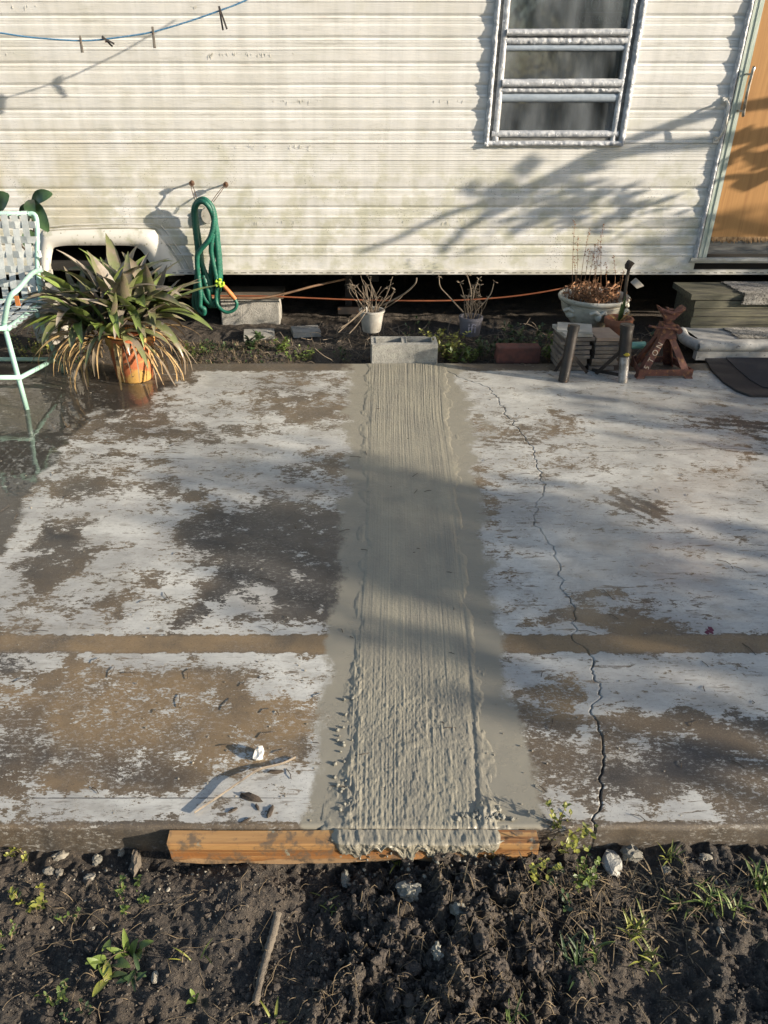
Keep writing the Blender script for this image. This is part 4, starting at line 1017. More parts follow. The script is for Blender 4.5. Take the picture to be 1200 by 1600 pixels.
# ---- mint lawn chair with white webbing
ff = G(42, 640); fb_ = G(100, 582)
chair = thing('lawn_chair', (ff.x - .3, (ff.y + fb_.y) / 2, 0), 'mint green metal lawn chair with woven white webbing, cut by the left edge', 'chair')
xr = ff.x; xl = xr - .62
knee = at(6, 506, ff.y + .06); elb = at(13, 460, ff.y + .04); bt = at(52, 334, 4.52)
def side(x_off, mirror):
    mx = lambda p: Vector(((xl + xr) - p[0], p[1], p[2])) if mirror else Vector(p)
    r = .0135
    P1 = [ff, (knee.x, knee.y, knee.z), (elb.x, elb.y, elb.z - .02), (elb.x + .03, elb.y + .06, elb.z + .012), (-1.70, 4.25, elb.z + .01), (-1.735, 4.47, elb.z - .02)]
    mb = MB(); mb.tube([mx(p) for p in [ff, ff * .5 + knee * .5, knee]] , r, 10); mb.build('leg', M['mint'], chair, True)
    mb = MB(); mb.tube(spline([mx(p) for p in P1[1:]], 6), r, 10); mb.build('armrest', M['mint'], chair, True)
    mb = MB(); mb.tube([mx(fb_), mx((fb_.x - .06, fb_.y - .10, .42))], r, 10); mb.build('leg', M['mint'], chair, True)
    mb = MB(); mb.tube([mx((fb_.x - .008, fb_.y - .02, .10)), mx((ff.x - .012, ff.y + .01, .17))], r * .9, 10); mb.build('stretcher', M['mint'], chair, True)
    mb = MB(); mb.tube(spline([mx((ff.x - .03, ff.y + .05, .42)), mx((-1.755, 4.2, .40)), mx((-1.745, 4.40, .42)), mx((-1.745, 4.46, .60)), mx((bt.x + .012, bt.y + .0, bt.z - .03)), mx((bt.x - .03, bt.y, bt.z))], 6), r, 10); mb.build('side_rail', M['mint'], chair, True)
side(0, False); side(0, True)
for (y_, z_, dx) in ((ff.y + .012, .175, .01), (fb_.y - .01, .085, .01), (ff.y + .04, .425, .03), (bt.y, bt.z, .06), (4.40, .42, .05)):
    mb = MB(); mb.tube([(xl + dx, y_, z_), (xr - dx, y_, z_)], .0125, 10); mb.build('cross_rail', M['mint'], chair, True)
def strap(path, nrm, w, thick=.0022):
    mb = MB(); P = [Vector(p) for p in path]; n = len(P); N = Vector(nrm)
    vs_ = []
    for i in range(n):
        d = (P[min(i + 1, n - 1)] - P[max(i - 1, 0)]).normalized(); sd_ = d.cross(N).normalized()
        for a, b in ((-1, 0), (1, 0), (1, -1), (-1, -1)): vs_.append(P[i] + sd_ * (a * w / 2) + N * (b * thick))
    mb.add(vs_, [(i * 4 + j, i * 4 + (j + 1) % 4, i * 4 + 4 + (j + 1) % 4, i * 4 + 4 + j) for i in range(n - 1) for j in range(4)])
    mb.build('webbing_strap', M['web'], chair)
bz0, bz1 = .46, bt.z
def back_y(z): return 4.43 + (bt.y - 4.43) * (z - .42) / (bt.z - .42)
nv, nh = 9, 5
vx = np.linspace(xl + .09, xr - .088, nv); hz = np.linspace(bz0 + .05, bz1 - .055, nh)
for i, x in enumerate(vx):
    pts = [(x, back_y(bz1) + .014, bz1 - .03), (x, back_y(bz1), bz1 + .015)] + [(x, back_y(bz1) - .015, bz1 - .004)]
    for j in range(nh - 1, -1, -1): pts.append((x, back_y(hz[j]) - .008 + (.005 if (i + j) % 2 else -.005), hz[j]))
    pts.append((x, back_y(bz0) - .01, bz0 - .04)); strap(pts, (0, -1, 0), .036)
for j, z in enumerate(hz):
    pts = [(xl + .0, back_y(z) + .012, z), (xl - .012, back_y(z) - .005, z)]
    for i, x in enumerate(vx): pts.append((x, back_y(z) - .008 - (.005 if (i + j) % 2 else -.005), z))
    ex = -1.738
    pts += [(ex + .012, back_y(z) - .012, z), (ex + .018, back_y(z) + .012, z)]; strap(pts, (0, -1, 0), .036)
sy = np.linspace(ff.y + .09, 4.36, 7)
for i, x in enumerate(vx):
    pts = [(x, ff.y + .03, .40), (x, ff.y + .028, .432)] + [(x, y_, .43 - .02 * sin(pi * k / 6) + (.004 if (i + k) % 2 else -.004)) for k, y_ in enumerate(sy)] + [(x, 4.42, .425)]; strap(pts, (0, 0, 1), .036)
for k, y_ in enumerate(sy):
    pts = [(xl + .0, y_, .42)] + [(x, y_, .43 - .02 * sin(pi * k / 6) - (.004 if (i + k) % 2 else -.004)) for i, x in enumerate(vx)] + [(xr + .0, y_, .42)]; strap(pts, (0, 0, 1), .036)
mb = MB(); pp = at(27, 470, ff.y + .06); mb.box(pp, (.022, .006, .05)); tag(mb.build('hang_tag', M['orange'], chair), None)

# ---- rubber plant behind the chair
FB = Vector((at(62, 420, 4.95).x, 4.95, .02))
fic = thing('rubber_plant', FB, 'young rubber plant with broad glossy leaves in a white pot behind the lawn chair', 'potted plant')
mb = MB(); mb.lathe([(.001, 0), (.10, 0), (.13, .30), (.14, .31), (.14, .34), (.12, .34), (.11, .28), (.001, .28)], FB, 24); mb.build('pot', M['wpot'], fic, True, 50)
st = [FB + Vector((0, 0, .28)), at(60, 400, 4.9), at(50, 335, 4.85), at(49, 318, 4.83)]
mb = MB(); mb.tube(spline(st, 6), .008, 8); mb.tube(spline([at(40, 390, 4.9), at(8, 360, 4.8), at(-6, 330, 4.75)], 6), .007, 8); mb.build('stem', M['bark'], fic, True)
for (u0, v0, u1, v1, y0_, y1_, w) in ((51, 316, 82, 303, 4.83, 4.78, .036), (53, 318, 76, 362, 4.83, 4.72, .045), (47, 320, 40, 350, 4.83, 4.9, .04), (48, 312, 52, 340, 4.84, 4.74, .035), (-6, 330, 14, 304, 4.75, 4.70, .05), (-4, 332, -30, 310, 4.75, 4.75, .05), (52, 360, 44, 390, 4.88, 4.8, .04), (50, 340, 36, 322, 4.85, 4.95, .04)):
    a = at(u0, v0, y0_); b = at(u1, v1, y1_); d = b - a; N = 9
    pts = [a + d * (k / (N - 1)) + Vector((0, -.02, .012)) * sin(pi * k / (N - 1)) for k in range(N)]
    wd = [w * sin(pi * min(.98, .06 + .92 * k / (N - 1))) ** .7 + .001 for k in range(N)]
    mb = MB(); mb.leaf(pts, wd, d.cross(Vector((0, -1, .35))), .3); mb.build('leaf', M['ficus'], fic, True)

# ---- hose hanging from two eye hooks
hk = thing('garden_hose', at(322, 400, WALL - .06), 'coiled green expandable garden hose with orange nozzle end hanging on the wall', 'hose')
rh = random.Random(4)
def hose_pts(lst): return [at(u, v, WALL - d) for u, v, d in lst]
segs = []
loop = [(307, 486, .07), (303, 470, .07), (307, 440, .08), (309, 400, .08), (304, 350, .09), (303, 325, .11), (312, 313, .13), (325, 316, .13), (334, 330, .12), (338, 360, .11), (343, 400, .10), (344, 440, .10), (337, 470, .09), (329, 478, .08), (322, 465, .07), (318, 430, .07), (312, 380, .06), (306, 340, .08), (307, 318, .10), (318, 311, .14), (330, 322, .15), (334, 345, .15), (328, 372, .15), (312, 392, .14), (308, 402, .13), (310, 430, .11), (320, 466, .10), (333, 474, .10), (341, 455, .11), (341, 410, .12), (337, 365, .13), (332, 335, .15), (322, 318, .16), (311, 316, .14), (305, 330, .11), (307, 370, .09), (315, 410, .09), (326, 440, .10), (331, 456, .10), (329, 440, .09), (331, 410, .10), (340, 372, .11), (334, 340, .12)]
loop2 = [(318, 430, .10), (324, 450, .11), (329, 470, .10), (334, 478, .10), (340, 470, .10), (339, 440, .12), (331, 400, .13), (330, 384, .14), (333, 365, .14)]
tail = [(306, 440, .10), (308, 468, .10), (311, 484, .10), (318, 490, .11), (319, 483, .12), (313, 478, .12), (313, 460, .12), (310, 430, .11)]
tail2 = [(333, 440, .10), (336, 465, .10), (336, 478, .09), (334, 470, .09)]
endl = [(336, 466, .11), (340, 476, .12), (350, 486, .13), (362, 488, .13), (369, 478, .13), (366, 468, .13)]
mb = MB()
for L in (loop, loop2, tail): 
    P = spline(hose_pts(L), 18); mb.tube(P, [.0165 * (1 + .07 * sin(i * 2.4)) for i in range(len(P))], 9)
P = spline(hose_pts([(340, 440, .11), (338, 456, .12), (338, 470, .12), (343, 481, .13), (354, 488, .14), (366, 484, .14), (370, 475, .14), (366, 466, .14)]), 18); mb.tube(P, .0115, 9)
mb.build('hose_coil', M['hose'], hk, True)
a, b = at(368, 468, WALL - .14), at(350, 447, WALL - .13); mb = MB(); mb.tube([a, a * .6 + b * .4, b], [.013, .016, .013], 12); mb.build('nozzle', M['orange'], hk, True, 40)
c0 = at(343, 442, WALL - .13); mb = MB(); mb.tube([b, b * .4 + c0 * .6], .014, 10); mb.blob(c0, .022, rh, 1, (1, .8, 1), .1)
for k in range(5):
    an = k * 1.256; mb.tube([c0, c0 + Vector((cos(an) * .03, -.01, sin(an) * .028))], [.008, .011], 6)
mb.build('connector', M['lime'], hk, True, 40)
mb = MB(); cc = at(324, 336, WALL - .02)
mb.lathe([(.001, .0), (.035, 0), (.04, .004), (.035, .03), (.001, .03)], (0, 0, 0), 18)
mb.v = [(cc.x + x * 1.0, cc.y + .0 - z, cc.z + y * 1.3) for x, y, z in mb.v]; mb.build('wall_hanger', M['wpot'], hk, True, 40)
for (u, v, u2, v2, lab) in ((300, 286, 309, 316, 'rusty screw hook with looped wire left above the hose'), (353, 288, 333, 316, 'rusty screw hook holding a slanted wire right above the hose')):
    t = thing('screw_hook', at(u, v, WALL - .04), lab, 'hook'); a = at(u, v, WALL - .075); w_ = at(u + 1, v - 1, WALL - .005)
    mb = MB(); mb.tube([w_, a], .006, 8); mb.blob(a, .016, rh, 1, (1, 1, 1), .1); mb.tube(spline([a + Vector((0, 0, .014)), a + Vector((-.016, -.01, 0)), a + Vector((0, -.01, -.016)), a + Vector((.014, 0, -.004))], 5), .004, 6); mb.build('hook', M['rust'], t, True)
    mb = MB(); b = at(u2, v2, WALL - .11)
    mb.tube(spline([a, (a + b) / 2 + Vector((.003, -.01, 0)), b], 6), .0022, 6); mb.tube(spline([a + Vector((-.010, 0, -.006)), (a + b) / 2 + Vector((-.013, -.008, 0)), b + Vector((-.012, 0, 0))], 6), .0022, 6); mb.build('wire', M['rust'], t, True)

# ---- clothesline
YL = WALL - .40
line = [(-80, 44), (-40, 48), (0, 51.5), (45, 58), (100, 62.5), (135, 63.5), (165, 61), (200, 56.5), (238, 50), (290, 35), (345, 16), (385, 0), (470, -42), (560, -95)]
cl = MB(); LP = spline([at(u, v, YL) for u, v in line], 12); cl.tube(LP, .0042, 8)
LX = [p for p in LP]
lo = cl.build('clothesline', M['rope'], None, True); tag(lo, 'blue and white rope clothesline sagging across the upper left wall', 'rope')
def pin(u, v, ang, open_, mat, label, L=.075):
    p = at(u, v, YL); t = thing('clothespin', p, label, 'clothespin', 'clothespins on the blue line')
    for sgn in (-1, 1):
        a = ang + sgn * open_; d = Vector((sin(a), 0, -cos(a))); mb = MB()
        off = Vector((0, -.006 * sgn, 0)) + Vector((sgn * .003, 0, 0))
        mb.bar(p - d * .022 + off, p + d * (L - .012) + off, .009, .007, (0, 1, 0)); mb.build('prong', mat, t)
    mb = MB(); mb.tube([p + Vector((0, -.012, -.012)), p + Vector((0, .012, -.012))], .0035, 8); mb.build('spring', M['rust'], t, True)
pin(126, 63, 0, .03, M['pinwd'], 'grey wooden clothespin hanging straight, leftmost on the blue line', .07)
pin(165, 61.5, .95, .16, M['pinblk'], 'dark clothespin twisted sideways on the lowest part of the blue line', .06)
pin(239, 49, 0, .01, M['pinwd'], 'long grey clothespin hanging straight under the middle of the blue line', .09)
pin(344, 17, .22, .10, M['pinblk'], 'black clothespin with open prongs, highest on the blue line', .10)

# ---- dead potted plants under the home
def stems(mb, c, n, h, spread, rnd, r=.0025, curl=.3):
    tips = []
    for _ in range(n):
        a = rnd.uniform(0, 2 * pi); p = Vector(c) + Vector((cos(a), sin(a), 0)) * rnd.uniform(0, spread * .5); L = h * rnd.uniform(.45, 1); d = Vector((cos(a) * rnd.uniform(.05, .5), sin(a) * rnd.uniform(.05, .4), 1)).normalized()
        P = [p]; 
        for q in range(6):
            d = (d + Vector((rnd.gauss(0, curl), rnd.gauss(0, curl), rnd.gauss(0, curl * .5))) * .6).normalized(); p = p + d * L / 6; P.append(p)
        P = spline(P, 3); mb.tube(P, [r * (1 - .6 * i / len(P)) for i in range(len(P))], 5); tips.append(P[-1])
    return tips
rs = random.Random(12)
a, b = at(562, 517, 4.98), at(600, 484, 4.98); hgt = b.z - a.z; pc = Vector(((a.x + b.x) / 2, 4.98, a.z)); w_ = (b.x - a.x) / 2
t = thing('plant_pot', pc, 'small dirty white pot with pale dead stems under the mobile home', 'plant pot')
mb = MB(); mb.lathe([(.001, 0), (w_ * .72, 0), (w_ * .78, .01), (w_, hgt - .012), (w_ * 1.08, hgt - .01), (w_ * 1.08, hgt), (w_ * .9, hgt), (w_ * .85, hgt - .04), (.001, hgt - .04)], pc, 24); mb.build('pot', M['wpot'], t, True, 50)
mb = MB(); tips = stems(mb, pc + Vector((0, 0, hgt - .03)), 34, .26, .13, rs, .0030, .35)
for tp in tips[:12]:
    for k in range(5): mb.tube([tp, tp + Vector((rs.uniform(-.03, .03), rs.uniform(-.02, .02), rs.uniform(-.015, .02)))], [.0025, .001], 4)
mb.tube(spline([at(596, 478, 4.95), at(630, 460, 4.85), at(648, 444, 4.8), at(651, 434, 4.8)], 6), .005, 6)
mb.tube(spline([at(570, 484, 4.9), at(545, 505, 4.85), at(528, 520, 4.8)], 6), .0035, 5); mb.tube(spline([at(566, 484, 4.9), at(550, 500, 4.85), at(532, 513, 4.8)], 6), .003, 5); mb.tube(spline([at(572, 487, 4.9), at(560, 505, 4.85), at(545, 522, 4.8)], 6), .003, 5)
tag(mb.build('dead_stems', M['drygrey'], t, True), kind='stuff')
a, b = at(716, 522, 4.95), at(754, 494, 4.95); hgt = b.z - a.z; pc = Vector(((a.x + b.x) / 2, 4.95, a.z)); w_ = (b.x - a.x) / 2
t = thing('plant_pot', pc, 'small grey pot with faint pale lettering and leggy dead stems under the home', 'plant pot')
mb = MB(); mb.lathe([(.001, 0), (w_ * .82, 0), (w_ * .86, .01), (w_, hgt - .02), (w_ * 1.05, hgt - .018), (w_ * 1.05, hgt), (w_ * .9, hgt), (w_ * .85, hgt - .04), (.001, hgt - .04)], pc, 24); mb.build('pot', M['gpot'], t, True, 50)
text('ifi', .085, M['gprint'], 'lettering', t, (pc.x, pc.y - w_ * 1.02, pc.z + hgt * .26), (pi / 2, 0, 0), .001)
mb = MB(); tips = stems(mb, pc + Vector((0, 0, hgt - .03)), 16, .27, .13, rs, .0028, .25)
for L in ([(724, 488), (700, 462), (688, 448), (686, 432)], [(742, 488), (765, 462), (772, 440)], [(735, 486), (736, 455), (730, 430)], [(738, 486), (740, 460), (748, 436)]):
    P = spline([at(u, v, 4.92) for u, v in L], 6); mb.tube(P, [.005 - .003 * i / len(P) for i in range(len(P))], 6); tips.append(P[-1])
for tp in tips:
    for k in range(6): mb.tube([tp, tp + Vector((rs.uniform(-.03, .03), rs.uniform(-.02, .02), rs.uniform(-.012, .018)))], [.0026, .001], 4)
tag(mb.build('dead_stems', M['drygrey'], t, True), kind='stuff')

# ---- white bowl planter with dried flowers
bc = at(928, 463, 4.98); rB = 53 * pxm(4.98, .3); bz = bc.z
bowl = thing('bowl_planter', (bc.x, bc.y, 0), 'ornate white bowl planter full of dried reddish stems', 'planter')
mb = MB(); mb.lathe([(.001, -.30), (rB * .42, -.30), (rB * .40, -.26), (rB * .30, -.23), (rB * .55, -.17), (rB * .84, -.09), (rB * .93, -.035), (rB * .90, -.03), (rB * 1.0, -.018), (rB * 1.03, 0), (rB * 1.0, .010), (rB * .93, .004), (rB * .86, -.03), (.001, -.045)], bc, 40, lambda a_, z_: 1 + (.03 * abs(sin(a_ * 6)) if -.2 < z_ < -.05 else 0)); mb.build('bowl', M['planter'], bowl, True, 60)
for k in range(4):
    an = radians(-90 + (k - 1.1) * 52); mb = MB(); c = bc + Vector((cos(an) * rB * .88, sin(an) * rB * .88, -.085))
    P = spline([c + Vector((-.05, 0, .02)), c + Vector((-.02, -.01, .035)), c + Vector((.01, -.012, .02)), c + Vector((.035, -.01, .035)), c + Vector((.05, 0, .012))], 5); mb.tube(P, .012, 8); mb.blob(c, .028, rs, 1, (1.3, .5, 1), .1); mb.build('scroll_relief', M['planter'], bowl, True)
mb = MB(); tips = []
for _ in range(150):
    a = rs.uniform(0, 6.28); q = rs.uniform(0, .85) ** .5 * rB * .85; p = bc + Vector((cos(a) * q, sin(a) * q, -.035)); L = rs.uniform(.03, .13); d = Vector((rs.gauss(0, .35), rs.gauss(0, .35), 1)).normalized()
    m_ = p + d * L * .5 + Vector((rs.gauss(0, .008), rs.gauss(0, .008), 0)); e = p + d * L; mb.tube([p, m_, e], [.0022, .002, .0012], 4)
    for k in range(3):
        s1 = m_.lerp(e, rs.random()); mb.leaf([s1, s1 + Vector((rs.gauss(0, .014), rs.gauss(0, .014), rs.gauss(0, .012))), s1 + Vector((rs.gauss(0, .02), rs.gauss(0, .02), rs.gauss(-.008, .014)))], [.002, .007, .001], (rs.gauss(0, 1), rs.gauss(0, 1), rs.gauss(0, 1)), .4)
tag(mb.build('dried_leaves', M['dry'], bowl, True), kind='stuff')
mb = MB()
for (u0, u1, v1) in ((894, 898, 345), (897, 903, 370), (912, 922, 388), (905, 921, 360), (922, 935, 375), (925, 943, 352), (915, 930, 382), (938, 938, 385), (958, 959, 400), (948, 947, 410), (965, 974, 424), (900, 896, 400), (930, 926, 395)):
    P = spline([at(u0, 466, 4.96), at(u0 * .55 + u1 * .45 + U(-3, 3), (466 + v1) / 2, 4.95), at(u1, v1, 4.93)], 8); mb.tube(P, [.0020 - .0012 * i / len(P) for i in range(len(P))], 4)
    for q in P[10:]:
        for _ in range(3): mb.blob(q + Vector((rs.gauss(0, .006), rs.gauss(0, .006), rs.gauss(0, .006))), rs.uniform(.0015, .0042), rs, 0)
tag(mb.build('dried_stalks', M['dry'], bowl, True), kind='stuff')
mb = MB(); P = spline([at(975, 470, 4.82), at(979, 440, 4.84), at(983, 418, 4.85)], 6); mb.tube(P, [.010, .011] * 6 + [.013], 8); mb.blob(at(983, 414, 4.85), .026, rs, 1, (1, 1, 1.1), .3); mb.build('withered_stump', M['bark'], bowl, True)
mb = MB(); mb.lathe([(.001, 0), (.04, 0), (.05, .07), (.045, .072), (.001, .06)], (0, 0, 0), 16); q = at(990, 446, 4.95)
mb.v = [(q.x + x * .6 + z * .5, q.y + y * .6, q.z + z * .3 - x * .5) for x, y, z in mb.v]; o = mb.build('plastic_cup', M['wpot'], None, True, 40); tag(o, 'small tipped white plastic cup beside the bowl planter', 'cup')
# terracotta pot with an aloe in front of the bowl
tp = Vector((at(964, 515, 4.72).x, 4.72, at(964, 520, 4.72).z)); 
t = thing('potted_aloe', tp, 'small terracotta pot with one upright striped leaf beside the bowl planter', 'potted plant')
mb = MB(); mb.lathe([(.001, 0), (.062, 0), (.078, .09), (.086, .092), (.088, .125), (.076, .125), (.07, .1), (.001, .1)], tp + Vector((0, 0, -.03)), 24); mb.build('pot', M['terra'], t, True, 50)
for (u1, v1, w) in ((977, 462, .014), (971, 474, .012), (985, 486, .008), (994, 500, .006), (952, 492, .007), (990, 492, .006)):
    a_ = tp + Vector((0, 0, .06)); b_ = at(u1, v1, 4.68); N = 8
    mb = MB(); mb.leaf([a_.lerp(b_, k / 7) + Vector((0, -.01, .012)) * sin(pi * k / 7) for k in range(N)], [w * (1 - (k / 7) ** 3) + .001 for k in range(N)], (1, .2, 0), .4); mb.build('leaf', M['weedd'] if w > .01 else M['dead'], t, True)

# ---- two pipe stands, stack of tiles, 5 TON jack stand
def pipe_stand(u0, v0, u1, v1, r0, two, struts, label):
    base = G(u1, v1); y_ = base.y; top = at(u0, v0, y_ + .04); t = thing('pipe_stand', base, label, 'pipe stand', 'old pipe stands by the tile stack')
    mb = MB()
    if not two:
        mb.tube([base, base.lerp(top, .96), top], [r0 * .98, r0, r0], 16); mb.tube([top - (top - base).normalized() * .03, top + Vector((0, 0, .002))], r0 * 1.12, 16); mb.build('pipe', M['pipe'], t, True, 40)
    else:
        mdl = base.lerp(top, .52); mb.tube([mdl - Vector((0, 0, .02)), top], r0 * 1.25, 16); mb.tube([top - Vector((0, 0, .02)), top + Vector((0, 0, .004))], r0 * 1.4, 16); mb.tube([top + Vector((0, 0, .003)), top + Vector((0, 0, .006))], r0 * .8, 16); mb.build('sleeve', M['pipe'], t, True, 40)
        mb = MB(); mb.tube([base, mdl], r0 * .95, 16); mb.build('inner_pipe', M['chrome'], t, True, 40)
        mb = MB(); mb.blob(mdl + Vector((0, -r0 * 1.2, .0)), .014, rs, 1, (1.2, .4, .7), .25); mb.build('paint_mark', M['yellow'], t, True)
    for (a_, ua, va, ya) in struts:
        s0 = base.lerp(top, a_); e = G(ua, va) ; e = Vector((e.x, e.y, .008)); mb = MB(); mb.bar(s0, e, .020, .006, (0, 1, 0)); mb.build('brace', M['pipe'], t)
pipe_stand(897, 508, 880, 596, 8 * pxm(4.25), False, [(.55, 867, 582, 0), (.55, 917, 584, 0)], 'rust spotted black pipe stand leaning left of the tile stack')
pipe_stand(980, 508, 973, 597, 7.5 * pxm(4.25), True, [(.62, 931, 586, 0), (.12, 925, 580, 0)], 'pipe stand with black sleeve, chrome lower pipe and yellow mark')
rt = random.Random(31)
def tile_stack(u0, u1, ytop, n, tops, labt, sidename):
    yc = 4.50; x0, x1 = at(u0, 560, yc - .1).x, at(u1, 560, yc - .1).x; zt_s = at((u0 + u1) / 2, ytop, yc - .1).z; hs = zt_s / n; z = .004
    for k in range(n):
        w = (x1 - x0) * rt.uniform(.93, 1.04); mb = MB(); th = hs * .80
        mb.box(((x0 + x1) / 2 + rt.uniform(-.012, .012), yc + .02 + rt.uniform(-.018, .018), z + th / 2), (w, .21, th), Matrix.Rotation(rt.gauss(0, .05) + (.12 if k > n - 3 else 0), 3, 'Z') @ Matrix.Rotation(rt.gauss(0, .012), 3, 'Y'))
        o = mb.build('tile', tops if k == n - 1 else M['board']); z += hs
        if k == n - 1: tag(o, labt, 'tile')
        else: tag(o, 'old dark tile lying in the %s stack between the pipe stands' % sidename, 'tile', 'old tiles in the %s stack' % sidename)
tile_stack(877, 922, 523, 9, M['boardtop2'], 'pale grey tile on top of the left stack', 'left')
tile_stack(926, 966, 530, 8, M['boardtop'], 'tan tile on top of the right stack', 'right')
q = at(905, 517, 4.42); mb = MB(); mb.box((q.x, q.y + .1, q.z - .012), (.20, .17, .012), Matrix.Rotation(-.25, 3, 'Z')); tag(mb.build('tile', M['boardtop2']), 'loose pale tile skewed across the left stack', 'tile')
mb = MB(); q = at(995, 540, 4.52); mb.tube([q + Vector((-.05, 0, 0)), q + Vector((.05, .01, 0))], .022, 12); tag(mb.build('pipe_offcut', M['teal'], None, True, 40), 'short mint green pipe offcut beside the red jack stand', 'pipe')

jc = G(1033, 586); jc = Vector((jc.x, 4.40, 0)); jt_ = at(1037, 480, 4.40).z
jk = thing('jack_stand', jc, 'rusty red steel jack stand lettered in cream on one leg', 'jack stand')
hw = 44 * pxm(4.35); zc1 = jt_ * .60; tw_ = .036
corners = [(-hw, -.125), (hw * .98, -.125), (hw * .75, .13), (-hw * .75, .13)]
for i, (a_, b_) in enumerate(corners):
    f0 = jc + Vector((a_, b_, 0)); f1 = jc + Vector((math.copysign(tw_, a_), math.copysign(tw_, b_), zc1)); d = (f1 - f0)
    sx_ = -math.copysign(1, a_); sy_ = -math.copysign(1, b_)
    mb = MB(); wb, wt = .046, .052; th = .005
    for ax in (Vector((sx_, 0, 0)), Vector((0, sy_, 0))):
        P = [f0, f0 + ax * wb, f1 + ax * wt * (.72 if ax.x else .6), f1]; nn = (P[1] - P[0]).cross(P[3] - P[0]).normalized() * th
        P2 = [p + nn * (1 if nn.dot(jc - f0) > 0 else -1) for p in P]
        mb.add(P + P2, [(0, 1, 2, 3), (7, 6, 5, 4), (0, 4, 5, 1), (1, 5, 6, 2), (2, 6, 7, 3), (3, 7, 4, 0)])
    leg = mb.build('leg', M['redrust'], jk)
    if i == 0:
        ang = atan2((f1.z - f0.z), (f1.x - f0.x)); tiltx = atan2((f1.y - f0.y), (f1.z - f0.z))
        nrm = Vector((0, -1, 0)); dirn = (f1 - f0).normalized()
        e1 = dirn; e2 = Vector((1, 0, 0)); nf = e1.cross(e2).normalized(); nf = nf if nf.y < 0 else -nf; e3 = nf.cross(e1)
        for ch, tpos in zip('5TON', (.26, .43, .60, .77)):
            cpos = f0.lerp(f1, tpos) + Vector((.020, 0, 0)) + nf * .0035
            o = text(ch, .045, M['letter'], 'lettering', jk, cpos - e3 * .0, (0, 0, 0), .0006)
            Mx = Matrix((e1, -e3 if (e1.cross(-e3)).dot(nf) > 0 else e3, nf)).transposed() if False else None
            yv = nf.cross(e1); Mx = Matrix((e1, yv, nf)).transposed()
            o.rotation_euler = Mx.to_euler(); o.location = o.location - yv * .015
for (i, j, zq) in ((0, 1, .035), (1, 2, .035), (2, 3, .035), (3, 0, .035)):
    a_ = jc + Vector((corners[i][0] * .95, corners[i][1] * .95, zq)); b_ = jc + Vector((corners[j][0] * .95, corners[j][1] * .95, zq)); mb = MB(); mb.bar(a_, b_, .006, .038); mb.build('base_brace', M['redrust'], jk)
mb = MB(); mb.box(jc + Vector((0, 0, zc1 + .008)), (.10, .10, .05), None, .8); mb.box(jc + Vector((0, 0, zc1 + .045)), (.075, .075, .035)); mb.build('collar', M['redrust'], jk)
mb = MB(); mb.box(jc + Vector((0, 0, (zc1 + jt_) / 2 + .005)), (.032, .03, jt_ - zc1 - .03))
for k in range(6): mb.box(jc + Vector((-.02, 0, zc1 + .07 + k * .016)), (.012, .026, .007))
mb.build('ratchet_post', M['redrust'], jk)
mb = MB()
for sgn in (-1, 1): mb.add([jc + Vector(p) for p in [(sgn * .010, -.03, jt_ - .045), (sgn * .058, -.035, jt_ + .0), (sgn * .074, -.035, jt_ + .006), (sgn * .074, .035, jt_ + .006), (sgn * .058, .035, jt_ + .0), (sgn * .010, .03, jt_ - .045), (sgn * .018, -.03, jt_ - .07), (sgn * .066, -.033, jt_ - .012), (sgn * .066, .033, jt_ - .012), (sgn * .018, .03, jt_ - .07)]], [(0, 1, 4, 5), (1, 2, 3, 4), (6, 7, 8, 9), (0, 6, 7, 1), (5, 4, 8, 9), (2, 7, 8, 3), (1, 7, 2), (4, 3, 8)])
mb.box(jc + Vector((0, 0, jt_ - .05)), (.05, .06, .035)); mb.tube([jc + Vector((-.07, -.03, jt_ - .004)), jc + Vector((0, -.036, jt_ - .026)), jc + Vector((.07, -.03, jt_ - .002))], .010, 8); mb.build('saddle', M['redrust'], jk)
mb = MB(); mb.tube(spline([jc + Vector((.04, -.06, zc1 + .04)), jc + Vector((-.02, -.065, zc1 + .05)), jc + Vector((-.07, -.05, zc1 + .05)), jc + Vector((-.12, -.03, zc1 + .055))], 6), .007, 8); mb.tube([jc + Vector((.055, -.055, zc1 + .03)), jc + Vector((.065, .03, zc1 + .03))], .018, 10); mb.build('lever', M['redrust'], jk, True, 40)

# ---- steps, carpets and door mat
fl = at(1089.5, 460, 4.95); zst = fl.z; zsb = at(1086, 497, 4.95).z
bk = G(1066, 441, zst)
st_ = thing('wooden_step', ((fl.x + 2.2) / 2 + .3, 5.1, zsb), 'green mossy wooden step below the door', 'step')
ypl = [4.95, 5.06, 5.17, 5.28]
for k in range(3):
    mb = MB(); mb.box((fl.x - .012 + .55, (ypl[k] + ypl[k + 1]) / 2, zst - .019), (1.14, ypl[k + 1] - ypl[k] - .006, .036)); mb.build('tread_board', M['mosswood'], st_)
zlay = np.linspace(zst - .040, zsb - .10, 5)
for k in range(4):
    mb = MB(); mb.box((fl.x + .55 + .006 * (k % 2), 4.962 + .004 * (k % 2), (zlay[k] + zlay[k + 1]) / 2), (1.10, .022, zlay[k] - zlay[k + 1] - .005)); mb.build('riser_board', M['mosswood'], st_)
mb = MB(); mb.box((fl.x + .02, 5.12, (zst - .04) / 2 + .0), (.03, .30, zst - .05)); mb.build('side_board', M['mosswood'], st_)
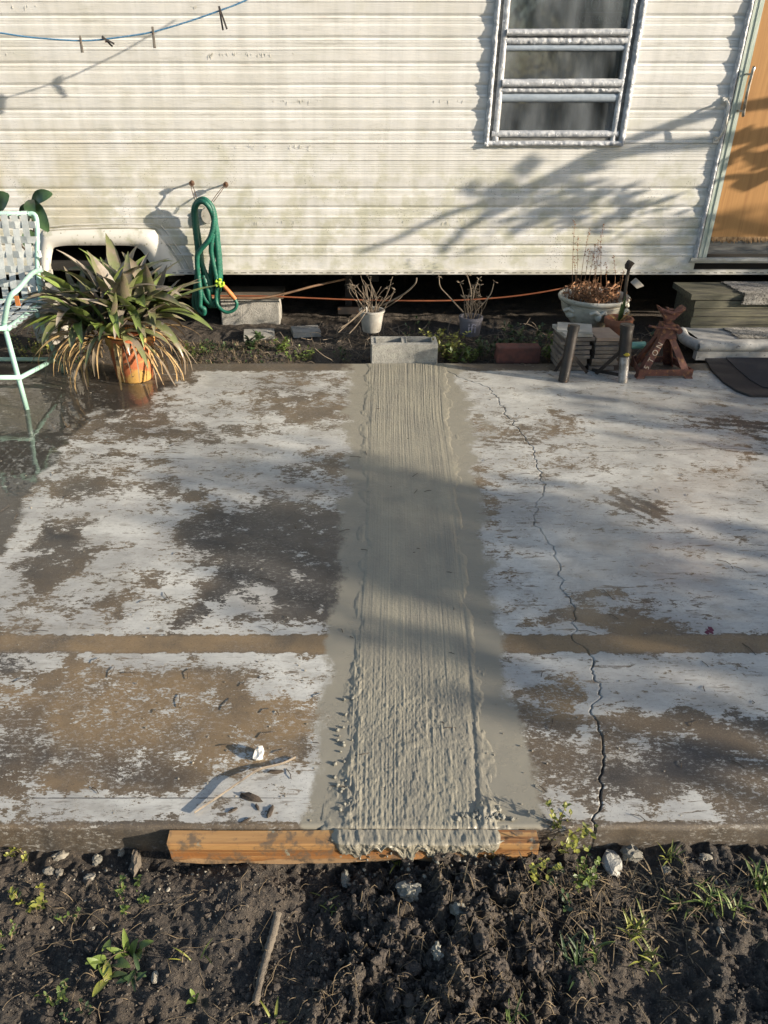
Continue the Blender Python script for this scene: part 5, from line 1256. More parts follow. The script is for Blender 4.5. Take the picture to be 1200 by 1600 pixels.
def carpet(name, x0, x1, path, label, n=5200, seed=3):
    mb = MB(); P = spline([Vector((0, a_, b_)) for a_, b_ in path], 8); nn = 40; vs_ = []
    for p in P:
        for k in range(nn + 1):
            x = x0 + (x1 - x0) * k / nn; vs_.append((x + (.010 * sin(p.y * 60) if k == 0 else 0), p.y + .002 * sin(x * 40), p.z + .004 * vnoise(x * 30, p.y * 30 + p.z * 30, 7)))
    mb.add(vs_, [(i * (nn + 1) + k, i * (nn + 1) + k + 1, (i + 1) * (nn + 1) + k + 1, (i + 1) * (nn + 1) + k) for i in range(len(P) - 1) for k in range(nn)])
    t = thing(name, (x0 + .1, path[0][0], path[0][1]), label, 'carpet')
    mb.build('backing', M['carpet'], t, True)
    mb = MB(); rc = random.Random(seed)
    for _ in range(n):
        i = rc.randrange(len(P) - 1); p = P[i].lerp(P[i + 1], rc.random()); tg = (P[i + 1] - P[i]).normalized(); nr = Vector((0, -tg.z, tg.y)); nr = nr if (nr.z > 0 or nr.y < 0) else -nr
        x = rc.uniform(x0 - .008, x1); b_ = Vector((x, p.y, p.z + .002)); e = b_ + nr * rc.uniform(.006, .014) + Vector((rc.gauss(0, .004), rc.gauss(0, .004), rc.gauss(0, .002)))
        mb.add([b_ + Vector((-.0018, 0, 0)), b_ + Vector((.0018, 0, 0)), e], [(0, 1, 2)])
    tag(mb.build('carpet_pile', M['carpet'], t), kind='stuff')
cx0 = G(1140, 448, zst).x
carpet('carpet_runner', cx0, 3.0, [(5.27, zst + .004), (5.05, zst + .006), (4.955, zst + .007), (4.925, zst - .01), (4.922, zst - .05), (4.925, zst - .062)], 'shaggy grey carpet scrap draped over the wooden step')
ls = at(1095, 536, 4.63); zls = ls.z
lst = thing('concrete_step', ((ls.x + 2.9) / 2, 4.8, 0), 'low rounded pale concrete step above the black mat', 'step')
nb = 30
mb = MB(); x0, x1 = ls.x, 3.2
# front nose and left nose, rounded, with a rough slab between
pr_ = [(.0, zls - .062), (-.018, zls - .055), (-.026, zls - .034), (-.018, zls - .010), (.004, zls), (.06, zls + .002)]
Xg = np.linspace(x0, x1, 60)
vs_ = [(x, 4.655 + a_ + .003 * (vnoise(x * 20, b_ * 40, 5) - .5), b_ + .004 * (vnoise(x * 14, a_ * 30, 9) - .5)) for x in Xg for a_, b_ in pr_]
mb.add(vs_, [(i * 6 + k, (i + 1) * 6 + k, (i + 1) * 6 + k + 1, i * 6 + k + 1) for i in range(59) for k in range(5)])
mb.build('front_nose', M['conc'], lst, True)
lb = at(1066, 507, 4.92)
mb = MB(); P = spline([(x0 + .012, 4.655, zls - .030), (x0 - .03, 4.78, zls - .025), (lb.x + .01, 4.93, zls - .02)], 8); mb.tube(P, [.033 + .002 * vnoise(i * .7, 0, 3) for i in range(len(P))], 12); mb.build('side_nose', M['conc'], lst, True)
mb = MB(); mb.add([(x0 + .02, 4.70, zls + .001), (x1, 4.70, zls + .001), (x1, 4.97, zls - .003), (lb.x + .03, 4.97, zls - .003)], [(0, 1, 2, 3)])
mb.box(((x0 + x1) / 2 + .02, 4.80, (zls - .06) / 2), (x1 - x0 - .04, .30, zls - .06)); mb.build('step_top', M['conc'], lst)
mb = MB(); mb.box(((x0 + x1) / 2 - .004, 4.655, .018), (x1 - x0 + .01, .05, .052)); mb.build('base_course', M['conc'], lst)
cx1 = G(1128, 512, zls).x
carpet('carpet_scrap', cx1, 3.0, [(4.94, zls + .004), (4.80, zls + .006), (4.70, zls + .005)], 'flat grey carpet scrap on the low concrete step', 3600, 5)
mb = MB(); q = G(1085, 545); 
for _ in range(160): mb.blob((q.x + rt.gauss(0, .045), q.y + rt.uniform(-.02, .20), rt.uniform(.0, .07)), rt.uniform(.006, .018), rt, 0)
tag(mb.build('dark_gravel', M['clod']), None, None, None, 'stuff')
# door mat
mat_px = [(1101, 563), (1112, 582), (1130, 600), (1150, 613), (1172, 621), (1200, 621.5), (1330, 621.5), (1480, 600), (1480, 563)]
mt = thing('door_mat', G(1220, 590), 'black rubber door mat with a rounded corner on the slab below the steps', 'door mat')
pts = [G(u, v) for u, v in mat_px]
nmt = len(pts); mb = MB(); mb.add([(p.x, p.y, .014) for p in pts] + [(p.x, p.y, .002) for p in pts], [tuple(range(nmt - 1, -1, -1))] + [(k, (k + 1) % nmt, nmt + (k + 1) % nmt, nmt + k) for k in range(nmt)]); mb.build('mat_border', M['rubber'], mt)
inn = [(1133, 563), (1150, 580), (1170, 597), (1190, 609), (1215, 613), (1330, 613), (1460, 595), (1460, 563)]
pts = [G(u, v) for u, v in inn]; ni = len(pts)
mb = MB(); mb.add([(p.x, p.y - .0, .018) for p in pts] + [(p.x, p.y, .0142) for p in pts], [tuple(range(ni - 1, -1, -1))] + [(k, (k + 1) % ni, ni + (k + 1) % ni, ni + k) for k in range(ni)]); mb.build('mat_pad', M['rubberrib'], mt)

# ---- small litter on the slab
st2 = thing('bent_strip', G(370, 1240), 'thin bent strip of trim lying on the slab left of the cement', 'strip')
P = spline([G(304, 1273) + Vector((0, 0, .006)), G(345, 1243, .012), G(378, 1220, .018), G(405, 1203, .012), G(440, 1194, .008), G(462, 1184, .004)], 8)
mb = MB(); vs_ = []
for p in P: vs_ += [p + Vector((0, 0, .006)), p + Vector((0, 0, -.002)), p + Vector((.0015, -.002, .005))]
n = len(P); mb.add(vs_, [(i * 3 + a_, i * 3 + b_, i * 3 + 3 + b_, i * 3 + 3 + a_) for i in range(n - 1) for a_, b_ in ((0, 1), (1, 2), (2, 0))]); mb.build('strip', M['debris'], st2)
q = G(405, 1182); mb = MB(); mb.blob(q + Vector((0, .0, .011)), .017, rs, 1, (.7, 1.05, .95), .32); tag(mb.build('plaster_chunk', M['chunk']), 'small white plaster chunk on the slab above the bent strip', 'rubble')
chips = [((392, 1247), .030, .7, 'long bark chip pointing away from the bent strip'), ((364, 1267), .013, .2, 'squarish dark chip left of the bark chips'), ((402, 1262), .011, 1.2, 'tiny upright bark chip between the other chips'), ((422, 1270), .019, -.6, 'curved dark bark chip nearest the cement strip'), ((385, 1283), .012, .3, 'dark crumb at the slab edge above the board'), ((430, 1207), .020, 2.8, 'brown flake beside the end of the bent strip')]
for (u, v), l, a_, lab in chips:
    q = G(u, v); mb = MB(); mb.blob(q + Vector((0, 0, .003)), l, rs, 1, (1.0, .34, .22), .22); o = mb.build('bark_chip', M['chipwood']); tag(o, lab, 'bark chip', 'bark chips on the slab')
mb = MB(); ro = random.Random(77)
for _ in range(260):
    u, v = ro.uniform(0, 1200), ro.uniform(600, 1285)
    if 540 < u < 760 and ro.random() < .5: continue
    q = G(u, v); mb.blob((q.x, q.y, .001), ro.uniform(.001, .0035) * (1 + .4 * (v < 800)), ro, 0, (1, 1, .6), .3)
tag(mb.build('grit', M['pebble']), kind='stuff')
mb = MB()
for _ in range(90):
    u, v = ro.uniform(0, 1200), ro.uniform(590, 1285); q = G(u, v); a_ = ro.uniform(0, 3.1); l = ro.uniform(.006, .03)
    mb.tube([q + Vector((-cos(a_) * l, -sin(a_) * l, .002)), q + Vector((ro.gauss(0, .003), ro.gauss(0, .003), .005)), q + Vector((cos(a_) * l, sin(a_) * l, .002))], .0011, 4)
tag(mb.build('plant_litter', M['chipwood']), kind='stuff')
mb = MB(); q = G(1105, 986); 
for k in range(6): mb.blob(q + Vector((ro.gauss(0, .014), ro.gauss(0, .006), .0005)), ro.uniform(.005, .010), ro, 1, (1.5, 1, .15), .3)
tag(mb.build('paint_spill', M['magenta']), 'dried magenta paint spill on the slab above the brown band', 'paint spill')

# ------------------------------------------------------------------ soil: clods, stones, roots, weeds
rg = random.Random(99)
mb = MB()
for _ in range(3600):
    r0 = rg.random()
    if r0 < .62: u = rg.gauss(660, 130); v = rg.uniform(1340, 1610)
    else: u = rg.uniform(-30, 1230); v = rg.uniform(1320, 1610)
    if u < 470 and rg.random() < .6: continue
    p = G(u, v, -.08); p.z = gz(p.x, p.y)
    if p.y > SY0 - .05: continue
    mb.blob(p + Vector((0, 0, .002)), min(.016, .0016 + abs(rg.gauss(0, .0034))), rg, 0, (1, rg.uniform(.6, 1), rg.uniform(.5, 1)), .55)
tag(mb.build('soil_clods', M['clod']), kind='stuff')
mb = MB()
for _ in range(7000):
    u = rg.uniform(-20, 1220) if rg.random() < .6 else rg.gauss(660, 150); v = rg.uniform(1325, 1610); p = G(u, v, -.08); p.z = gz(p.x, p.y)
    if p.y > SY0 - .045: continue
    mb.blob(p + Vector((0, 0, .001)), min(.005, .0008 + abs(rg.gauss(0, .0013))), rg, 0, (1, rg.uniform(.5, 1), rg.uniform(.5, 1)), .6)
tag(mb.build('soil_crumbs', M['mud']), kind='stuff')
mb = MB()
for _ in range(420):
    c = rg.choice(((110, 1365, 90, 32), (280, 1370, 60, 30), (1040, 1365, 110, 30), (720, 1425, 60, 30), (900, 1380, 50, 30), (600, 1480, 320, 80), (600, 1480, 420, 90)))
    u, v = rg.gauss(c[0], c[2]), rg.gauss(c[1], c[3]); 
    if v < 1322: continue
    p = G(u, v, -.08); p.z = gz(p.x, p.y)
    if p.y > SY0 - .03: continue
    mb.blob(p + Vector((0, 0, .001)), min(.007, .0008 + abs(rg.gauss(0, .0017))), rg, 0, (1, rg.uniform(.6, 1), .7), .45)
tag(mb.build('gravel', M['pebble']), kind='stuff')
mb = MB()
for _ in range(520):                                         # roots and straw
    c = rg.choice(((620, 1400, 150, 60), (760, 1500, 120, 70), (1000, 1420, 120, 50), (1060, 1380, 100, 30), (700, 1560, 150, 40), (200, 1480, 160, 60)))
    u, v = rg.gauss(c[0], c[2]), rg.gauss(c[1], c[3])
    if not (1330 < v < 1620): continue
    p = G(u, v, -.08); a_ = rg.uniform(0, 6.28); L = rg.uniform(.02, .10); P = []; q = Vector((p.x, p.y, 0)); hh = rg.uniform(0, .02)
    if p.y > SY0 - .07: continue
    for k in range(6):
        P.append(Vector((q.x, q.y, gz(q.x, q.y) + .003 + hh * sin(pi * k / 5)))); a_ += rg.gauss(0, .28); q = q + Vector((cos(a_), sin(a_), 0)) * L / 5
    if max(k.y for k in P) > SY0 - .06: continue
    P = spline(P, 2); r_ = rg.uniform(.0004, .0013); mb.tube(P, [r_ * (1 - .5 * i / len(P)) for i in range(len(P))], 4)
tag(mb.build('roots_and_straw', M['straw'], None, True), kind='stuff')

def stone(u, v, r, sq, mat, label, name='stone', sub=2, cat='stone', rough=.10, rz=0, seed=0):
    r *= .82; p = S(u, v); rr0 = random.Random(seed + int(u * 7 + v)); V, Fc = ICO[sub]
    off = rr0.uniform(0, 50); vs_ = []
    for q in V:
        k = 1 + (fbm(np.array([q[0] * 1.7 + off]), np.array([q[1] * 1.7 + q[2] * 2.3 + off]), 3, 201)[0] - .5) * 1.1 + rr0.uniform(-rough, rough)
        x, y, z_ = q[0] * r * sq[0] * k, q[1] * r * sq[1] * k, q[2] * r * sq[2] * k
        vs_.append((p.x + x * cos(rz) - y * sin(rz), p.y + x * sin(rz) + y * cos(rz), p.z + r * sq[2] * .45 + z_))
    mb = MB(); mb.add(vs_, Fc); o = mb.build(name, mat, None, False); tag(o, label, cat); return o
stone(212, 1352, .026, (.55, 1.7, .8), M['mud'], 'long upright tan clod on the mud left of the form board', 'soil_clod', cat='clod', rz=.1)
stone(985, 1338, .026, (1.1, .9, .9), M['stone'], 'rough pale rubble lump beside the slate grey shard')
stone(955, 1352, .030, (.9, 1.3, .6), M['cmu'], 'flat grey concrete shard standing against the rubble lump', 'concrete_shard', 1, 'rubble', .15)
stone(95, 1338, .016, (1.5, .8, .6), M['pebble'], 'elongated whitish stone on the mud at far left', rz=.4)
stone(77, 1362, .015, (1.1, .8, .6), M['pebble'], 'whitish stone with a notch, left of a rounder one')
stone(93, 1364, .012, (.9, 1, .7), M['pebble'], 'rounder whitish stone in the pair on the left mud')
stone(140, 1372, .014, (1.2, .8, .6), M['pebble'], 'pale stone right of the whitish pair')
stone(152, 1345, .016, (.9, 1, .7), M['stone'], 'half buried greyish stone under the slab edge shadow')
stone(190, 1332, .013, (.8, 1.1, .6), M['stone'], 'grey stone just left of the long tan clod')
stone(243, 1528, .011, (.8, 1.3, .8), M['pebble'], 'bright white stone among the broad leaved weeds')
stone(718, 1424, .022, (1.0, 1.1, .8), M['cemlump'], 'lumpy grey cement clod on the dug soil', 'cement_clod', cat='clod', rough=.2)
stone(640, 1395, .028, (1.3, .9, .8), M['cemlump'], 'larger crumbly cement clod below the form board', 'cement_clod', cat='clod', rough=.22)
stone(683, 1490, .018, (.8, 1.1, .9), M['cemlump'], 'small pale cement clod in the middle of the dug soil', 'cement_clod', cat='clod', rough=.22)
stone(540, 1375, .016, (.7, 1.2, .9), M['cemlump'], 'narrow cement clod under the left end of the splash', 'cement_clod', cat='clod', rough=.22)
stone(870, 1362, .020, (1.2, .8, .7), M['stone'], 'pale rubble beside the weed at the board end')
stone(925, 1372, .014, (1.2, .8, .7), M['stone'], 'small tan stone below the concrete shard')
stone(1040, 1360, .014, (1, .9, .7), M['stone'], 'greyish stone in the dead grass at right')
stone(1102, 1340, .014, (1.3, .8, .6), M['pebble'], 'pale stone below the slab edge at far right')
stone(924, 1470, .010, (.8, 1.2, .8), M['pebble'], 'white stone on the mud right of the dug soil')
stone(1125, 1455, .010, (1, 1, .8), M['pebble'], 'small pale stone on bare mud at lower right')
for k in range(16):                                            # big dark clods of the dug-up ground
    u, v = rg.gauss(660, 120), rg.uniform(1360, 1580)
    o = stone(u, v, rg.uniform(.012, .026), (1, rg.uniform(.7, 1.1), .8), M['clod'], 'dark root bound soil clod on the dug ground below the form board', 'soil_clod', 2, 'clod', .2, rg.uniform(0, 3)); o['group'] = 'dark clods of dug soil'
# mud-caked stick
P = [S(434, 1432), S(428, 1460), S(418, 1495), S(408, 1535), S(399, 1574)]; P = [p + Vector((0, 0, .012)) for p in P]
P = spline(P, 10); mb = MB(); mb.tube(P, [.010 * (1 + .35 * (rg.random() - .5)) * (1 - .25 * i / len(P)) for i in range(len(P))], 9); o = mb.build('stick', M['mud'], None, True); tag(o, 'straight mud caked stick lying on the soil below the form board', 'stick')

def blade(mb, p, az, el, L, w, droop, rnd, N=6):
    out = Vector((cos(az), sin(az), 0)); pts = []; q = p.copy()
    for k in range(N):
        pts.append(q.copy()); q = q + (out * cos(el) + Vector((0, 0, 1)) * sin(el)) * L / (N - 1); el -= droop / (N - 1)
    mb.leaf(pts, [w * (sin(pi * min(.97, .18 + .8 * k / (N - 1)))) ** .8 for k in range(N)], out.cross(Vector((0, 0, 1))), .3)
def grass(u, v, n, L, mat, label, seed, w=.0022, p=None, cat='weed', name='grass_tuft'):
    rnd = random.Random(seed); p = p or S(u, v); t = thing(name, p, label, cat); mb = MB()
    for _ in range(n): blade(mb, p + Vector((rnd.gauss(0, .012), rnd.gauss(0, .012), -.003)), rnd.uniform(0, 6.28), rnd.uniform(.5, 1.45), L * .75 * rnd.uniform(.5, 1.1), w * .8 * rnd.uniform(.7, 1.3), rnd.uniform(.2, 1.6), rnd)
    mb.build('blades', mat, t, True)
def broad(u, v, n, L, mat, label, seed, w=.012, tilt=.7, p=None):
    rnd = random.Random(seed); p = p or S(u, v); t = thing('broadleaf_weed', p, label, 'weed')
    for k in range(n):
        mb = MB(); blade(mb, p + Vector((rnd.gauss(0, .006), rnd.gauss(0, .006), -.002)), 2 * pi * k / n + rnd.uniform(-.4, .4), tilt * rnd.uniform(.6, 1.3), L * .72 * rnd.uniform(.6, 1.1), w * .72 * rnd.uniform(.7, 1.2), rnd.uniform(.3, 1.1), rnd, 8); mb.build('leaf', mat, t, True)
def sprig(u, v, n, h, mat, label, seed, leaf=.008, spread=.05, p=None, lean=(0, 0), name='leafy_weed', dens=9):
    rnd = random.Random(seed); p = p or S(u, v); t = thing(name, p, label, 'weed'); ms = MB(); ml = MB()
    for _ in range(n):
        a_ = rnd.uniform(0, 6.28); b_ = p + Vector((cos(a_), sin(a_), 0)) * rnd.uniform(0, spread); e = b_ + Vector((cos(a_) * rnd.uniform(.1, .6) * h + lean[0], sin(a_) * rnd.uniform(.1, .6) * h + lean[1], h * rnd.uniform(.5, 1.05)))
        P = spline([b_ - Vector((0, 0, .01)), b_.lerp(e, .5) + Vector((rnd.gauss(0, .008), rnd.gauss(0, .008), h * .06)), e], 6); ms.tube(P, [.0013 - .0007 * i / len(P) for i in range(len(P))], 4)
        for i in range(dens):
            q = P[rnd.randrange(3, len(P))]; d = Vector((rnd.gauss(0, 1), rnd.gauss(0, 1), rnd.uniform(-.1, .9))).normalized(); l = leaf * .8 * rnd.uniform(.6, 1.3)
            ml.leaf([q, q + d * l * .5, q + d * l * 1.0, q + d * l * 1.4], [l * .10, l * .42, l * .34, l * .03], d.cross(Vector((rnd.gauss(0, .3), rnd.gauss(0, .3), 1))), .25)
    ms.build('stem', M['straw'], t, True); tag(ml.build('leaves', mat, t, True), kind='stuff')
broad(205, 1490, 6, .075, M['weed'], 'broad leaved green weed, larger of the two on the left mud', 1, .014, 1.0)
broad(165, 1500, 5, .07, M['weed'], 'broad leaved weed leaning left beside the larger one', 2, .015, .9)
broad(168, 1530, 3, .07, M['weedy'], 'pale broad blades in front of the leaning weed', 3, .012, .5)
broad(212, 1525, 7, .05, M['weedd'], 'low dark green rosette left of the white stone', 4, .008, .5)
broad(312, 1560, 3, .045, M['weed'], 'tiny seedling with two pale leaves near the bottom', 5, .008, 1.1)
broad(430, 1590, 5, .06, M['weedy'], 'straw coloured seedling at the bottom edge', 6, .004, .8)
sprig(50, 1415, 7, .05, M['weedy'], 'yellow leaved creeping weed at the far left', 11, .012, .03)
sprig(45, 1340, 4, .05, M['weedy'], 'small yellowish weed under the slab edge at far left', 12, .010, .02)
sprig(212, 1408, 6, .045, M['weed'], 'feathery bright green weed on the mud', 13, .009, .03, dens=16)
sprig(110, 1445, 3, .03, M['weed'], 'tiny green sprout left of the feathery weed', 14, .008, .015)
sprig(85, 1562, 5, .035, M['weed'], 'small clustered weed near the lower left corner', 15, .009, .02)
sprig(10, 1470, 4, .05, M['weed'], 'weed cut by the left edge of the picture', 16, .008, .02)
sprig(130, 1590, 3, .03, M['weedd'], 'dark sprout at the bottom left', 17, .008, .02)
sprig(860, 1325, 9, .11, M['weedy'], 'tall yellow green weed at the right end of the form board', 21, .013, .025, lean=(.02, 0), dens=14)
sprig(905, 1385, 9, .07, M['weed'], 'bushy green weed below the tall weed', 22, .011, .03, dens=14)
sprig(838, 1372, 5, .06, M['weedy'], 'pale sprig just below the board end', 23, .012, .02)
sprig(880, 1400, 5, .05, M['weedd'], 'dark low weed on the dug bank', 24, .010, .03)
sprig(765, 1330, 4, .05, M['weedy'], 'yellowish sprig under the board end', 26, .009, .02)
grass(900, 1505, 26, .10, M['weedd'], 'dark green grass tuft in the middle of the right mud', 31, .0026)
grass(925, 1480, 12, .08, M['weed'], 'brighter grass tuft behind the dark one', 32)
grass(990, 1455, 18, .075, M['weedy'], 'yellow green grass tuft right of centre', 33, .003)
grass(1010, 1500, 12, .07, M['weedy'], 'yellowing grass below the yellow green tuft', 34, .003)
grass(1060, 1415, 16, .08, M['weed'], 'thin grass tuft in the dead grass at right', 35)
grass(1110, 1410, 20, .09, M['weed'], 'spreading grass tuft near the right edge', 36, .0026)
grass(1150, 1420, 16, .08, M['weed'], 'short grass right of the spreading tuft', 37)
grass(1190, 1385, 26, .10, M['weed'], 'tall green weed clump cut by the right edge', 38, .0035)
grass(1050, 1340, 14, .06, M['weedy'], 'straw coloured grass curling at the slab edge', 39)
grass(520, 1418, 12, .06, M['weedy'], 'pale grass sprout on the dug soil', 40, .002)
grass(620, 1345, 12, .05, M['weedy'], 'yellow roots with a green shoot below the splash', 41, .002)
grass(800, 1600, 14, .06, M['weed'], 'grass tuft at the bottom centre right', 42, .002)
grass(300, 1500, 5, .07, M['weedy'], 'few dry yellow blades right of the broad leaved weeds', 43, .002)
grass(110, 1410, 5, .08, M['straw'], 'dry twiggy grass leaning over the left mud', 44, .0016)
mb = MB()
for _ in range(420):                                         # dead grass litter on the right bank
    u, v = rg.gauss(1020, 110), rg.gauss(1400, 42)
    if v < 1328: continue
    p = G(u, v, -.08); p.z = gz(p.x, p.y)
    if p.y > SY0 - .05: continue
    blade(mb, p, rg.uniform(0, 6.28), rg.uniform(.05, .9), rg.uniform(.02, .07), rg.uniform(.0008, .002), rg.uniform(0, 1.5), rg, 5)
tag(mb.build('dead_grass', M['straw'], None, True), kind='stuff')

# ---- vegetation behind the slab
def BP(u, v, y): p = at(u, v, y); p.z = gz(p.x, y); return Vector((p.x, y, p.z))
def bush(u, y, n, h, mat, label, seed, leaf, spread, dens=12): sprig(0, 0, n, h, mat, label, seed, leaf, spread, BP(u, 550, y), dens=dens)
bush(690, 4.74, 26, .17, M['weedy'], 'sunlit yellow green leafy weed right of the hollow concrete block', 51, .020, .08, 13)
bush(712, 4.70, 18, .12, M['weed'], 'green weed at the foot of the sunlit yellow weed', 52, .022, .07)
bush(765, 4.78, 18, .13, M['weedd'], 'dark green weed behind the red brick', 53, .022, .09)
bush(800, 4.92, 12, .15, M['weedd'], 'dim leafy weed in the shade under the bowl planter', 54, .022, .10)
bush(858, 4.72, 15, .14, M['weed'], 'green leafy weed beside the left pipe stand', 55, .026, .05)
bush(440, 4.82, 12, .08, M['weed'], 'low green weed with yellow leaves in front of the pier block', 56, .022, .05)
bush(655, 4.95, 9, .16, M['weedd'], 'dim scrappy weed between the small white pot and the yellow weed', 63, .016, .12)
bush(825, 4.80, 16, .17, M['weedd'], 'dark green weed between the red brick and the tile stack', 64, .022, .10)
bush(470, 4.75, 14, .07, M['weed'], 'low straggly weed left of the hollow concrete block', 66, .016, .12)
bush(300, 4.78, 14, .08, M['weed'], 'small green weed just right of the bromeliad', 67, .016, .09)
bush(540, 4.72, 8, .07, M['weedd'], 'tiny dark weed touching the left end of the hollow block', 68, .014, .06)
bush(740, 4.72, 14, .10, M['weed'], 'low green weed left of the red brick', 65, .022, .08)
bush(395, 4.85, 5, .10, M['weedd'], 'dark pointed weed in front of the pier block', 57, .035, .03)
bush(330, 4.80, 10, .08, M['weedd'], 'low mossy weed between the bromeliad and the pier block', 58, .016, .08)
bush(60, 4.75, 20, .14, M['weedy'], 'yellowing weed seen below the lawn chair seat', 59, .018, .12)
bush(120, 5.0, 12, .30, M['weed'], 'ferny green weed behind the bromeliad', 60, .014, .08, 22)
bush(1040, 4.75, 3, .30, M['weedd'], 'dark green seedling rising behind the jack stand', 61, .035, .02, 4)
mb = MB()
for _ in range(1500):
    u = rg.choice((rg.uniform(280, 460), rg.uniform(20, 300), rg.uniform(280, 420))); y_ = rg.uniform(SY1 + .06, SY1 + .5); p = BP(u, 540, y_)
    blade(mb, p, rg.uniform(0, 6.28), rg.uniform(.0, 1.1), rg.uniform(.015, .05), rg.uniform(.001, .003), rg.uniform(0, 1.5), rg, 4)
tag(mb.build('dry_ground_cover', M['straw'], None, True), kind='stuff')
mb = MB()
for _ in range(1200):
    u = rg.choice((rg.uniform(270, 470), rg.uniform(20, 130))); y_ = rg.uniform(SY1 + .04, SY1 + .42); p = BP(u, 540, y_); l = rg.uniform(.006, .014); d = Vector((rg.gauss(0, 1), rg.gauss(0, 1), .6)).normalized()
    mb.leaf([p, p + d * l, p + d * l * 1.8], [l * .2, l * .5, .0005], d.cross(Vector((0, .3, 1))), .2)
tag(mb.build('moss', M['weedd'], None, True), kind='stuff')
mb = MB()
for _ in range(900):
    u = rg.uniform(440, 1080); y_ = rg.uniform(SY1 + .05, SY1 + .9); p = BP(u, 540, y_); mb.blob(p, min(.022, .003 + abs(rg.gauss(0, .006))), rg, 0, (1, 1, .7), .35)
tag(mb.build('under_home_clods', M['clod']), kind='stuff')
mb = MB()
for _ in range(330):
    u = rg.choice((rg.uniform(440, 1000), rg.uniform(560, 860))); y_ = rg.uniform(SY1 + .08, SY1 + .7); p = BP(u, 540, y_); a_ = rg.uniform(0, 6.28); L = rg.uniform(.06, .25); P = [p]
    for k in range(4): a_ += rg.gauss(0, .4); P.append(P[-1] + Vector((cos(a_) * L / 4, sin(a_) * L / 6, rg.gauss(.008, .02))))
    mb.tube(spline(P, 3), rg.uniform(.0012, .003), 4)
tag(mb.build('dead_twigs', M['drygrey'], None, True), kind='stuff')

# ------------------------------------------------------------------ shrubs and trees outside the frame that shade the yard
def shrub(name, c, rx, ry, h0, h1, n, leaf, label, seed, nb=9):
    rnd = random.Random(seed); c = Vector(c); t = thing(name, c, label, 'shrub' if 'shrub' in name else 'tree')
    mb = MB()
    for k in range(nb):
        a_ = 2 * pi * k / nb; e = c + Vector((cos(a_) * rx * rnd.uniform(.3, .8), sin(a_) * ry * rnd.uniform(.3, .8), h0 + (h1 - h0) * rnd.uniform(.6, 1)))
        P = spline([c, c.lerp(e, .45) + Vector((rnd.gauss(0, .08), rnd.gauss(0, .08), .1)), e], 6); mb.tube(P, [.045 * (h1 / 2) * (1 - .8 * i / len(P)) for i in range(len(P))], 7)
    mb.tube([c, c + Vector((0, 0, h0 + .2))], .06 * h1 / 2, 9); mb.build('trunk', M['bark'], t, True)
    mb = MB(); cl_ = [(Vector((c.x + rnd.uniform(-.8, .8) * rx, c.y + rnd.uniform(-.8, .8) * ry, rnd.uniform(h0, h1 * .93)))) for _ in range(26)]
    for _ in range(n):
        q = rnd.choice(cl_); p = q + Vector((rnd.gauss(0, rx * .17), rnd.gauss(0, ry * .17), rnd.gauss(0, (h1 - h0) * .09)))
        if p.z > h1 or p.z < .05: continue
        d = Vector((rnd.gauss(0, 1), rnd.gauss(0, 1), rnd.gauss(0, .7))).normalized(); l = leaf * rnd.uniform(.6, 1.3)
        mb.leaf([p, p + d * l * .5, p + d * l], [l * .08, l * .28, l * .02], d.cross(Vector((rnd.gauss(0, .5), rnd.gauss(0, .5), 1))), .2)
    tag(mb.build('crown', M['foliage'], t), kind='stuff')
shrub('shrub', (7.2, .0, -.1), .60, .68, .9, 2.50, 2300, .12, 'loose green shrub right of the patio, nearest the viewer', 301)
shrub('shrub', (7.5, 1.72, -.1), .6, .62, .3, 1.95, 2600, .12, 'low green shrub right of the patio, middle one', 302)
shrub('shrub', (7.5, 2.72, -.1), .6, .78, .4, 2.45, 3000, .11, 'tall green shrub right of the patio, nearest the mobile home', 303)
br_t = thing('leaning_tree', (5.4, 4.35, -.1), 'thin leaning tree with long bare arching branches right of the door', 'tree')
def cast(u, v, x_): 
    w_ = at(u, v, WALL - .01); return w_ + SUN * ((x_ - w_.x) / SUN.x)
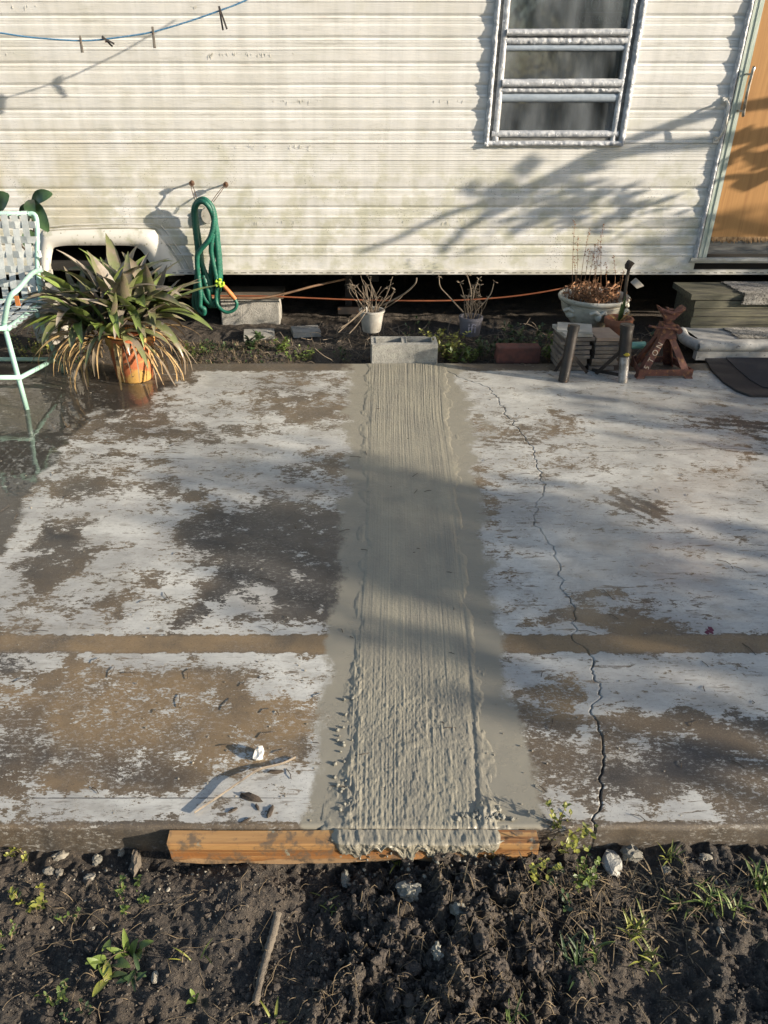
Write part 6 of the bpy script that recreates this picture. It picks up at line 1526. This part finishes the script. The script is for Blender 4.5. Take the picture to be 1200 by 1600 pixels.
for pts_, r0_ in (([(560, 395), (620, 372), (690, 338), (770, 312), (850, 280), (930, 240), (1000, 214), (1080, 186), (1200, 160), (1330, 150)], .030), ([(690, 395), (720, 362), (780, 322), (850, 290), (930, 252), (1010, 232), (1120, 220), (1330, 185)], .034), ([(1100, 262), (1200, 218), (1330, 170)], .022), ([(1090, 292), (1140, 276), (1210, 272), (1330, 250)], .022), ([(1060, 345), (1130, 342), (1220, 360), (1330, 330)], .03)):
    P = spline([cast(u, v, 4.0 + .5 * k_ / len(pts_)) for k_, (u, v) in enumerate(pts_)], 6)
    mb = MB(); mb.tube(P, [r0_ * (.45 + .65 * i / len(P)) for i in range(len(P))], 8); mb.build('branch', M['bark'], br_t, True)
mb = MB(); mb.tube(spline([(5.4, 4.35, -.1), (5.3, 4.25, .8), cast(1330, 250, 4.5) + Vector((.2, 0, 0)), cast(1330, 160, 4.5) + Vector((.1, 0, .1)), cast(1330, 90, 4.5)], 6), .055, 9); mb.build('trunk', M['bark'], br_t, True)
mb = MB(); rb2 = random.Random(8)
for (u, v, du, dv, n_) in ((900, 300, 50, 14, 26), (850, 330, 60, 18, 30), (940, 330, 70, 16, 20), (1180, 250, 40, 16, 26)):
    for _ in range(n_):
        p = cast(u + rb2.gauss(0, du), v + rb2.gauss(0, dv), 4.2 + rb2.uniform(-.3, .3)); d = Vector((rb2.gauss(0, 1), rb2.gauss(0, 1), rb2.gauss(0, .6))).normalized(); l = rb2.uniform(.08, .16)
        mb.leaf([p, p + d * l * .5, p + d * l], [.006, l * .25, .002], d.cross(Vector((rb2.gauss(0, .5), rb2.gauss(0, .5), 1))), .2)
tag(mb.build('crown', M['foliage'], br_t), kind='stuff')
for (x, y, s, sd_) in ((-5, -14, 1.0, 311), (1, -17, 1.3, 312), (7, -13, .9, 313)):
    shrub('tree', (x, y, -.1), 2.4 * s, 2.0 * s, 1.6 * s, 5.5 * s, 2600, .34, ('broad green tree across the yard behind the viewer, left one', 'tallest green tree across the yard behind the viewer', 'smaller green tree across the yard behind the viewer, right one')[sd_ - 311], sd_)
